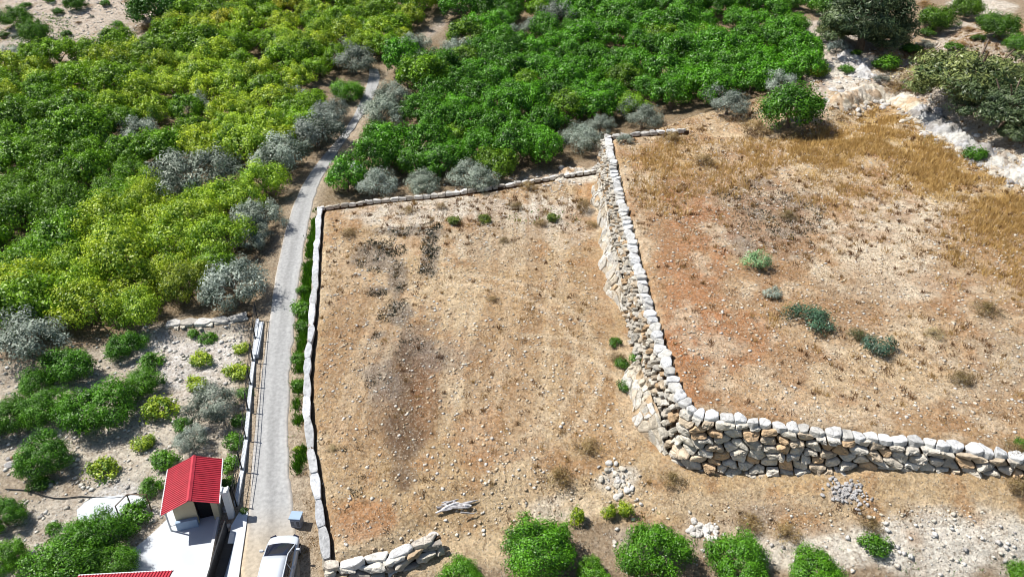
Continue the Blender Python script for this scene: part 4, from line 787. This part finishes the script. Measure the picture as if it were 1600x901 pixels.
# ------------------------------------------------------------------ hut with red roof, yard, gate, fence
Wd, Dp, Hw = 2.35, 2.85, 2.2
zy = float(G(28)) + GD + .06
yard = MB(); 
yp = smooth_path(np.vstack([PY, PY[:1]]), 1)[:-1]
mid = yp.mean(0)
yv = [(p[0], p[1], float(G(p[1])) + GD + .10) for p in yp] + [(p[0], p[1], float(G(p[1])) + GD - .4) for p in yp] + [(mid[0], mid[1], float(G(mid[1])) + GD + .10)]
nn_ = len(yp); yard.add(yv, [(i, (i + 1) % nn_, 2 * nn_) for i in range(nn_)] + [(i, i + nn_, (i + 1) % nn_ + nn_, (i + 1) % nn_) for i in range(nn_)])
tag(yard.build('yard_slab', M['yard']), kind='structure')
sl_ = WP([(118, 800), (135, 780), (182, 776), (225, 780), (232, 800), (205, 822), (178, 812), (150, 838), (128, 832)], GD); sl_ = smooth_path(np.vstack([sl_, sl_[:1]]), 2)[:-1]
sm_ = MB(); nn_ = len(sl_); md = sl_.mean(0); sv = [(p[0] + .1 * random.random(), p[1] + .1 * random.random(), float(gz(*p)) + .09) for p in sl_] + [(p[0], p[1], float(gz(*p)) - .3) for p in sl_] + [(md[0], md[1], float(gz(*md)) + .12)]
sm_.add(sv, [(i, (i + 1) % nn_, 2 * nn_) for i in range(nn_)] + [(i, i + nn_, (i + 1) % nn_ + nn_, (i + 1) % nn_) for i in range(nn_)]); tag(sm_.build('pale_slab', M['yard']), kind='structure')
apr = WP([(362, 822), (378, 795), (388, 800), (384, 830), (378, 870), (372, 915), (343, 915)], 0.); am = MB(); nn_ = len(apr); md = apr.mean(0)
am.add([(p[0], p[1], float(G(p[1])) + .10) for p in apr] + [(p[0], p[1], float(G(p[1])) - .5) for p in apr] + [(md[0], md[1], float(G(md[1])) + .10)], [(i, (i + 1) % nn_, 2 * nn_) for i in range(nn_)] + [(i, i + nn_, (i + 1) % nn_ + nn_, (i + 1) % nn_) for i in range(nn_)])
tag(am.build('entrance_apron', M['yard']), kind='structure')

hc_ = W(251, 804, GD + 2.15); rz0 = R(16)
a = hc_[:2] - np.array([-.42 * math.cos(rz0) + .75 * math.sin(rz0), -.42 * math.sin(rz0) - .75 * math.cos(rz0)])
hut = empty('garden_hut', (a[0], a[1], zy), rz0); tag(hut, 'small beige hut with a red ribbed gable roof and dark doorway beside the road', 'hut')
rise = .5; ov = .32; t_ = .12; dx0, dx1 = 1.18, 2.02
wl = MB()   # walls as slabs with a real door opening
hx = Wd / 2; ap_z = Hw + rise
def slab(mb, pts, axis_d, col=(1, 1, 1)):
    n_ = len(pts); d_ = np.array(axis_d); p0 = np.array(pts, float); mb.add(np.vstack([p0, p0 + d_]), [tuple(range(n_ - 1, -1, -1)), tuple(range(n_, 2 * n_))] + [(i, (i + 1) % n_, (i + 1) % n_ + n_, i + n_) for i in range(n_)], col)
zt = lambda x: Hw + rise * (1 - abs(x - hx) / hx)
slab(wl, [(0, 0, -.3), (dx0, 0, -.3), (dx0, 0, zt(dx0)), (hx, 0, ap_z), (0, 0, Hw)], (0, t_, 0))
slab(wl, [(dx1, 0, -.3), (Wd, 0, -.3), (Wd, 0, Hw), (dx1, 0, zt(dx1))], (0, t_, 0))
slab(wl, [(dx0, 0, 2.05), (dx1, 0, 2.05), (dx1, 0, zt(dx1)), (dx0, 0, zt(dx0))], (0, t_, 0))
slab(wl, [(0, Dp - t_, -.3), (Wd, Dp - t_, -.3), (Wd, Dp - t_, Hw), (hx, Dp - t_, ap_z), (0, Dp - t_, Hw)], (0, t_, 0))
slab(wl, [(0, t_ + .003, -.3), (0, Dp - t_ - .003, -.3), (0, Dp - t_ - .003, Hw), (0, t_ + .003, Hw)], (t_, 0, 0)); slab(wl, [(Wd - t_, t_ + .003, -.3), (Wd - t_, Dp - t_ - .003, -.3), (Wd - t_, Dp - t_ - .003, Hw), (Wd - t_, t_ + .003, Hw)], (t_, 0, 0))
wl.build('wall', M['beige'], hut)
pl = MB(); pl.box((.56, -.14, .38), (1.16, .22, .72)); pl.build('plinth', M['bluew'], hut)
dm = MB(); dm.box(((dx0 + dx1) / 2, .35, 1.0), (dx1 - dx0 - .02, .04, 2.1)); dm.build('door', M['black'], hut)
def ribbed(x_in, x_out, z_in, z_out, y0, y1, pitch=.155, th=.035):
    mb = MB(); n_ = int((y1 - y0) / pitch); ys_ = []; hs_ = []
    for i in range(n_):
        b_ = y0 + (y1 - y0) * i / n_; p_ = (y1 - y0) / n_
        for q, h_ in ((0, 0), (.5, 0), (.62, 1), (.84, 1), (.96, 0)): ys_.append(b_ + q * p_); hs_.append(h_ * .05)
    ys_.append(y1); hs_.append(0); n2 = len(ys_); ux, uz = x_out - x_in, z_out - z_in; L_ = math.hypot(ux, uz); nx_, nz_ = -uz / L_, ux / L_
    if nz_ < 0: nx_, nz_ = -nx_, -nz_
    vs = []
    for (x_, z_) in ((x_in, z_in), (x_out, z_out)):
        for y_, h_ in zip(ys_, hs_): vs.append((x_ + nx_ * h_, y_, z_ + nz_ * h_))
        for y_, h_ in zip(ys_, hs_): vs.append((x_ + nx_ * (h_ - th), y_, z_ + nz_ * (h_ - th)))
    f = []
    for i in range(n2 - 1): f += [(i, i + 1, 2 * n2 + i + 1, 2 * n2 + i), (n2 + i + 1, n2 + i, 3 * n2 + i, 3 * n2 + i + 1), (i + 1, i, n2 + i, n2 + i + 1), (2 * n2 + i, 2 * n2 + i + 1, 3 * n2 + i + 1, 3 * n2 + i)]
    f += [(0, 2 * n2, 3 * n2, n2), (n2 - 1, 2 * n2 - 1, 4 * n2 - 1, 3 * n2 - 1)]
    mb.add(vs, f); return mb
sl0 = rise / hx; y0, y1 = -.75, Dp - .1 + .15
rl = ribbed(hx - .02, -ov - .1, ap_z + .06, Hw - sl0 * (ov + .1) + .06, y0, y1).build('roof', M['red'], hut)
rr_ = ribbed(hx + .02, Wd + ov, ap_z + .06, Hw - sl0 * ov + .06, y0, y1).build('roof', M['red'], hut)
rg = MB(); slab(rg, [(hx - .13, y0 - .03, ap_z + .06 - .13 * sl0 + .055), (hx, y0 - .03, ap_z + .15), (hx + .13, y0 - .03, ap_z + .06 - .13 * sl0 + .055), (hx, y0 - .03, ap_z + .10)], (0, y1 - y0 + .06, 0)); rg.build('ridge_cap', M['red'], hut)
for gx_, gz_ in ((Wd + ov + .03, Hw - sl0 * ov + .05), (-ov - .13, Hw - sl0 * (ov + .1) + .04)):
    ed = MB(); ed.box((gx_, (y0 + y1) / 2, gz_), (.05, y1 - y0, .12)); ed.build('gutter', M['white'], hut)
lf = MB(); lf.tube([(-.38, -.1, -.05), (-.38, -.1, Hw - .1)], .05); lf.box((-.2, -.1, .5), (.34, .05, .06)); lf.build('porch_post', M['white'], hut)

# second red roof at the bottom edge
p2 = W(270, 891, GD + 2.6); p3 = W(127, 899, GD + 2.6); rz2 = math.atan2(p2[1] - p3[1], p2[0] - p3[0]); c2 = empty('garden_house', (p2[0] + 2.1 * math.sin(rz2), p2[1] - 2.1 * math.cos(rz2), float(G(p2[1] - 2)) + GD), rz2); tag(c2, 'house showing only the edge of its red ribbed roof at the bottom of the frame', 'house')
bd = MB(); slab(bd, [(-4.4, -3, -.3), (-.25, -3, -.3), (-.25, -3, 2.35), (-4.4, -3, 2.35)], (0, 4.6, 0)); bd.build('wall', M['beige'], c2)
zr = p2[2] - float(c2.location[2])
def ribbed_y(x0, x1, yr, zr_, ye, ze):
    mb = ribbed(-yr, -ye, zr_, ze, x0, x1); mb.v = [np.c_[v[:, 1], -v[:, 0], v[:, 2]] for v in mb.v]; mb.f = [f[::-1] for f in mb.f]; return mb
ribbed_y(-4.7, 0, -.6, zr + .55, 2.1, zr).build('roof', M['red'], c2); ribbed_y(-4.7, 0, -.62, zr + .55, -3.3, zr).build('roof', M['red'], c2)
gt = MB(); gt.box((-2.35, 2.14, zr - .04), (4.7, .06, .1)); gt.build('gutter', M['white'], c2)

# roadside fence: kerb wall, posts, rails
fpx = [(403, 500), (397, 560), (391, 620), (385, 690), (378, 745), (370, 790)]
fp = resample(WP(fpx, 0), 2.2); f0 = fp[len(fp) // 2]; fen = empty('roadside_fence', (f0[0], f0[1], float(G(f0[1])))); tag(fen, 'metal post and rail fence on a pale kerb between garden and road', 'fence')
fo = np.array(fen.location); kb = MB(); rl_ = MB()
for i in range(len(fp) - 1):
    p, q = fp[i], fp[i + 1]; L_ = np.linalg.norm(q - p); rzz = math.atan2(*(q - p)[::-1]); c = (p + q) / 2; zc = float(G(c[1]))
    kb.box((c[0], c[1], zc - .05), (L_ - .02 * random.random() - .01, .24, .6 + .05 * random.random()), rzz)
    for hh in (.85, 1.25, 1.6): rl_.tube([(p[0], p[1], float(G(p[1])) + hh), (q[0], q[1], float(G(q[1])) + hh)], .022, 5)
    for k_ in range(1, 9):
        w_ = p + (q - p) * k_ / 9; rl_.tube([(w_[0], w_[1], float(G(w_[1])) + .25), (w_[0], w_[1], float(G(w_[1])) + 1.6)], .008, 4)
kb.build('kerb', M['yard'], fen, fo); rl_.build('rail', M['dark'], fen, fo)
for p in fp:
    pm_ = MB(); pm_.box((p[0], p[1], float(G(p[1])) + .7), (.07, .07, 2.0), .1); pm_.build('post', M['dark'], fen, fo)
# white pipe rails near the far end
wr = MB(); A_, B_ = WP([(408, 500), (400, 556)], .3); 
wr.box(((A_[0] + B_[0]) / 2, (A_[1] + B_[1]) / 2, float(G((A_[1] + B_[1]) / 2)) + .12), (np.linalg.norm(B_ - A_), .32, .35), math.atan2(*(B_ - A_)[::-1]))
o = wr.build('concrete_kerb', M['yard'], None, (A_[0], A_[1], float(G(A_[1]))), loc=(A_[0], A_[1], float(G(A_[1])))); tag(o, 'white concrete kerb block at the far end of the roadside fence', 'kerb')
# gate: pillar and sliding slat gate
gp = W(362, 805, .0); pil = empty('gate_pillar', (gp[0], gp[1], float(G(gp[1])) - .1), R(8)); tag(pil, 'white concrete gate pillar beside the hut and entrance apron', 'gate pillar')
pb = MB(); pb.box((0, 0, 1.05), (.34, .34, 2.1)); pb.build('shaft', M['white'], pil); pb = MB(); pb.box((0, 0, 2.15), (.44, .44, .1)); pb.box((-.16, 0, 2.24), (.08, .4, .12)); pb.box((.16, 0, 2.24), (.08, .4, .12)); pb.build('pillar_cap', M['white'], pil)
g0, g1_ = W(356, 830, 0.)[:2], W(330, 925, 0.)[:2]; gv = g1_ - g0; gl_ = np.linalg.norm(gv); gt_ = empty('sliding_gate', (g0[0], g0[1], float(G(g0[1])) - .1), math.atan2(gv[1], gv[0])); tag(gt_, 'black slatted metal gate between the white yard and the road', 'gate')
fr = MB()
for z_ in (.1, .95): fr.box((gl_ / 2, 0, z_), (gl_, .07, .07))
for x_ in (0, gl_ / 2, gl_): fr.box((x_, 0, .52), (.07, .068, .8))
fr.build('gate_frame', M['dark'], gt_); sm = MB()
for k_ in range(int(gl_ / .11)): sm.box((.07 + k_ * .11, 0, .52), (.09, .025, .78))
sm.build('slats', M['dark'], gt_); tk = MB(); tk.box((gl_ / 2, .3, .12), (gl_, .5, .04)); tk.build('track', M['dark'], gt_)
e0, e1 = W(344, 800, GD)[:2], W(322, 915, GD)[:2]; ev = e1 - e0; kk = MB(); zc = float(G(e0[1])) + GD; kk.box((np.linalg.norm(ev) / 2, 0, .12), (np.linalg.norm(ev), .16, .34))
o = kk.build('yard_kerb', M['white'], None, loc=(e0[0], e0[1], zc)); o.rotation_euler = (0, math.atan2(.07 * (e0[1] - e1[1]), np.linalg.norm(ev)), math.atan2(ev[1], ev[0])); tag(o, 'narrow raised kerb along the right side of the white yard', 'kerb')

# pipe frames in the garden
def frame(px, h, label, extra=()):
    P_ = [W(u, v, GD + h) for u, v in px]; o0 = P_[0]; rt = empty('pipe_frame', (o0[0], o0[1], float(gz(o0[0], o0[1])))); oo = np.array(rt.location)
    mb = MB(); mb.tube(P_, .035, 6); mb.build('top_rail', M['rust'], rt, oo)
    for p in P_:
        mb = MB(); mb.tube([(p[0], p[1], float(gz(p[0], p[1])) - .2), p], .035, 6); mb.build('post', M['rust'], rt, oo)
    tag(rt, label, 'pipe frame')
frame([(42, 900), (75, 842), (120, 838), (178, 834)], 1.1, 'rusty pipe railing around the leafy bed left of the yard')
frame([(180, 790), (198, 772), (228, 772)], 1.4, 'small rusty pipe frame behind the hut next to the pale slab')
hp = hit(*np.array([(10, 766), (45, 768), (70, 776), (95, 782), (125, 776), (150, 778), (185, 781), (215, 772)], float).T); hs_ = smooth_path(hp, 2); hs_[:, 2] = gz(hs_[:, 0], hs_[:, 1]) + .07
mb = MB(); mb.tube(hs_, .035, 6); tag(mb.build('water_pipe', M['dark'], None, hp[3], loc=hp[3]), 'black irrigation pipe snaking across the garden behind the pale slab', 'pipe')
# small weed-like planter at entrance corner handled as shrub
T('bush', 382, 798, 14, 'tiny dark bush at the corner of the entrance apron', 'shrub', tint=(.6, .55, .7))
T('bush', 326, 896, 10, 'small dark potted plant at the near end of the gate', 'shrub', tint=(.5, .5, .6))

# ------------------------------------------------------------------ grey utility cabinet
bp = W(465, 818, .05); cab = empty('utility_cabinet', (bp[0], bp[1], float(gz(bp[0], bp[1]))), R(-4)); tag(cab, 'small grey metal cabinet on the verge in front of the white car', 'cabinet')
q = MB(); q.box((0, 0, .36), (.58, .5, .72)); q.build('body', M['steel'], cab); q = MB(); q.box((0, .0, .755), (.66, .60, .06)); q.build('lid', M['bluew'], cab)
for x_ in (-.15, .15):
    d_ = MB(); d_.box((x_, -.262, .36), (.26, .02, .56)); d_.build('door', M['steel'], cab)
lv = MB()
for k_ in range(5):
    for x_ in (-.15, .15): lv.box((x_, -.276, .2 + k_ * .08), (.18, .012, .03))
lv.build('louvre', M['dark'], cab); fe = MB(); fe.box((0, 0, .0), (.5, .42, .1)); fe.build('base', M['dark'], cab)

# ------------------------------------------------------------------ car (nose points away from the camera, +y)
def car():
    nose = W(447, 838, .6); root = empty('parked_car', (0, 0, 0)); rzc = R(3)
    root.rotation_euler = (math.atan(.07), 0, rzc)
    L = 4.1; cx_, cy_ = nose[0] + math.sin(rzc) * L / 2, nose[1] - L / 2 + .1
    root.location = (cx_ - .02, cy_, float(G(cy_)) + .08)
    # body lower: stations along y (rear -L/2 .. nose L/2): (y, half width, z_low, z_belt(hood), edge drop)
    st = [(-2.05, .62, .42, .78), (-2.0, .78, .30, .88), (-1.85, .86, .24, .96), (-1.3, .89, .20, .99), (-.5, .90, .19, .97), (.4, .90, .19, .96), (.85, .895, .20, .95), (1.2, .885, .21, .90), (1.6, .86, .24, .83), (1.85, .79, .28, .74), (1.98, .66, .34, .65), (2.05, .48, .40, .56)]
    prof = [(0, 0, 0), (.75, 0, 0), (.97, .06, 0), (1.0, .35, 0), (1.0, .62, 0), (.975, .84, 0), (.90, .97, 0), (.6, 1.03, 0), (.25, 1.06, 0), (0, 1.07, 0)]
    vs = []; n_ = len(prof) * 2 - 2
    for (y, hw, zl, zb) in st:
        ring = [(px * hw, y, zl + (zb - zl) * pz) for px, pz, _ in prof] + [(-px * hw, y, zl + (zb - zl) * pz) for px, pz, _ in prof[-2:0:-1]]; vs += ring
    f = [(i * n_ + k_, i * n_ + (k_ + 1) % n_, (i + 1) * n_ + (k_ + 1) % n_, (i + 1) * n_ + k_) for i in range(len(st) - 1) for k_ in range(n_)]
    f += [tuple(range(n_ - 1, -1, -1)), tuple((len(st) - 1) * n_ + k_ for k_ in range(n_))]
    mb = MB(); mb.add(vs, f); body = mb.build('body', M['carp'], root, smooth=True); sm_ = body.modifiers.new('s', 'SUBSURF'); sm_.levels = 2; sm_.render_levels = 2
    # cabin (greenhouse) glass block
    gs = [(-1.95, .70, .90, .93, .62), (-1.45, .80, .93, 1.40, .60), (-1.2, .81, .93, 1.47, .62), (-.3, .81, .93, 1.51, .63), (.05, .80, .93, 1.49, .62), (.25, .79, .93, 1.42, .63), (1.22, .76, .87, .915, .70)]
    vs = []
    for (y, wb_, zb, zt_, wt) in gs:
        for sx, zz, ww in ((-1, zb, wb_), (-.98, zb + (zt_ - zb) * .5, (wb_ + wt) / 2 + .02), (-1, zt_, wt), (-.5, zt_ + .02, wt), (0, zt_ + .028, wt), (.5, zt_ + .02, wt), (1, zt_, wt), (.98, zb + (zt_ - zb) * .5, (wb_ + wt) / 2 + .02), (1, zb, wb_)): vs.append((sx * ww, y + (.07 * (1 - sx * sx) if y > .3 else 0), zz))
    f = [(i * 9 + k_, (i + 1) * 9 + k_, (i + 1) * 9 + k_ + 1, i * 9 + k_ + 1) for i in range(len(gs) - 1) for k_ in range(8)]
    V0 = np.array(vs)
    glm = MB(); glm.add(V0, f); go = glm.build('windows', M['glass'], root, smooth=True)
    # roof skin and pillars: offset copies of the same surface
    def skin(rows, cols, off, name):
        mb = MB()
        fv = [(i * 9 + k_, (i + 1) * 9 + k_, (i + 1) * 9 + k_ + 1, i * 9 + k_ + 1) for i in rows for k_ in cols]
        Vn = V0.copy(); c = np.array([0, -.2, .9]); d = Vn - c; Vn = Vn + off * d / np.linalg.norm(d, axis=1)[:, None] + np.array([0, 0, off * .5]); us = sorted({q for ff in fv for q in ff}); mp = {q: i for i, q in enumerate(us)}; mb.add(Vn[us], [tuple(mp[q] for q in ff) for ff in fv]); o_ = mb.build(name, M['carp'], root, smooth=True)
        so_ = o_.modifiers.new('t', 'SOLIDIFY'); so_.thickness = .02; return o_
    skin([1, 2, 3], [2, 3, 4, 5], .02, 'roof')
    for sx in (-1, 1):
        pm2 = MB()
        for pts in ([(.63, .25, 1.43), (.70, .75, 1.18), (.76, 1.22, .92)], [(.63, .05, 1.5), (.64, -.3, 1.525), (.63, -1.2, 1.49), (.61, -1.45, 1.42)], [(.61, -1.45, 1.42), (.68, -1.75, 1.15), (.73, -1.93, .93)], [(.645, -.35, 1.5), (.735, -.38, 1.22), (.82, -.4, .95)], [(.63, .25, 1.43), (.63, .05, 1.5)]):
            pm2.tube([(sx * x_, y_, z_) for x_, y_, z_ in pts], .04 if pts[0][1] != -.35 else .028, 6)
        pm2.build('pillar', M['carp'], root)
        mm_ = MB(); mm_.box((sx * .98, .78, 1.0), (.20, .12, .14), 0); mm_.box((sx * .87, .80, .95), (.1, .06, .05)); mi_ = mm_.build('mirror', M['carp'], root); bv = mi_.modifiers.new('b', 'BEVEL'); bv.width = .03; bv.segments = 2
        hl = MB(); hl.box((sx * .62, 1.86, .68), (.32, .14, .11), sx * -.5); h_ = hl.build('headlight', M['glass'], root)
        rlm = MB(); rlm.box((sx * .70, -1.98, .78), (.2, .1, .22), sx * .3); rlm.build('tail_light', M['red'], root)
        for yy in (1.28, -1.28):
            wh = MB(); wh.tube([(sx * .70, yy, .32), (sx * .90, yy, .32)], .32, 20); wo = wh.build('wheel', M['tyre'], root)
            ri = MB(); ri.tube([(sx * .895, yy, .32), (sx * .912, yy, .32)], .2, 14); ri.build('rim', M['steel'], wo)
        dh = MB(); dh.box((sx * .905, -.15, .80), (.03, .16, .03)); dh.box((sx * .905, -1.0, .82), (.03, .16, .03)); dh.build('door_handle', M['carp'], root)
    an = MB(); an.tube([(0, -1.25, 1.49), (0, -1.38, 1.6)], [.02, .008], 5); an.build('antenna', M['dark'], root)
    np_ = MB(); np_.box((0, -2.06, .62), (.5, .02, .11)); np_.build('number_plate', M['white'], root)
    gr = MB(); gr.box((0, 2.0, .48), (.8, .06, .14)); gr.build('grille', M['dark'], root)
    tag(root, 'white hatchback car parked on the road at the bottom edge', 'car')
car()

# ------------------------------------------------------------------ driftwood heap
r = np.random.default_rng(9); c = hit(711, 792)[0]; dr = empty('dead_wood', (c[0], c[1], c[2])); tag(dr, 'bleached grey dead wood lying in the front of the tan field', 'dead wood')
for k_ in range(18):
    mb = MB(); an = r.normal(0, .5); L_ = r.uniform(.4, 1.3); p = np.array([r.uniform(-.85, .85), r.normal(0, .2), .06 + .12 * r.random()]); d_ = np.array([math.cos(an), math.sin(an) * .7, r.normal(0, .12)]) * L_ / 2
    rd_ = r.uniform(.03, .085); mb.tube([p - d_, p - d_ * .3 + r.normal(0, .05, 3), p + d_ * .4 + r.normal(0, .05, 3), p + d_], [rd_, rd_ * 1.3, rd_ * .9, rd_ * .3], 7, np.array([.45, .44, .45]) * r.uniform(.5, 1.35))
    mb.build('branch', M['wood'], dr)
print('objects', len(bpy.data.objects))
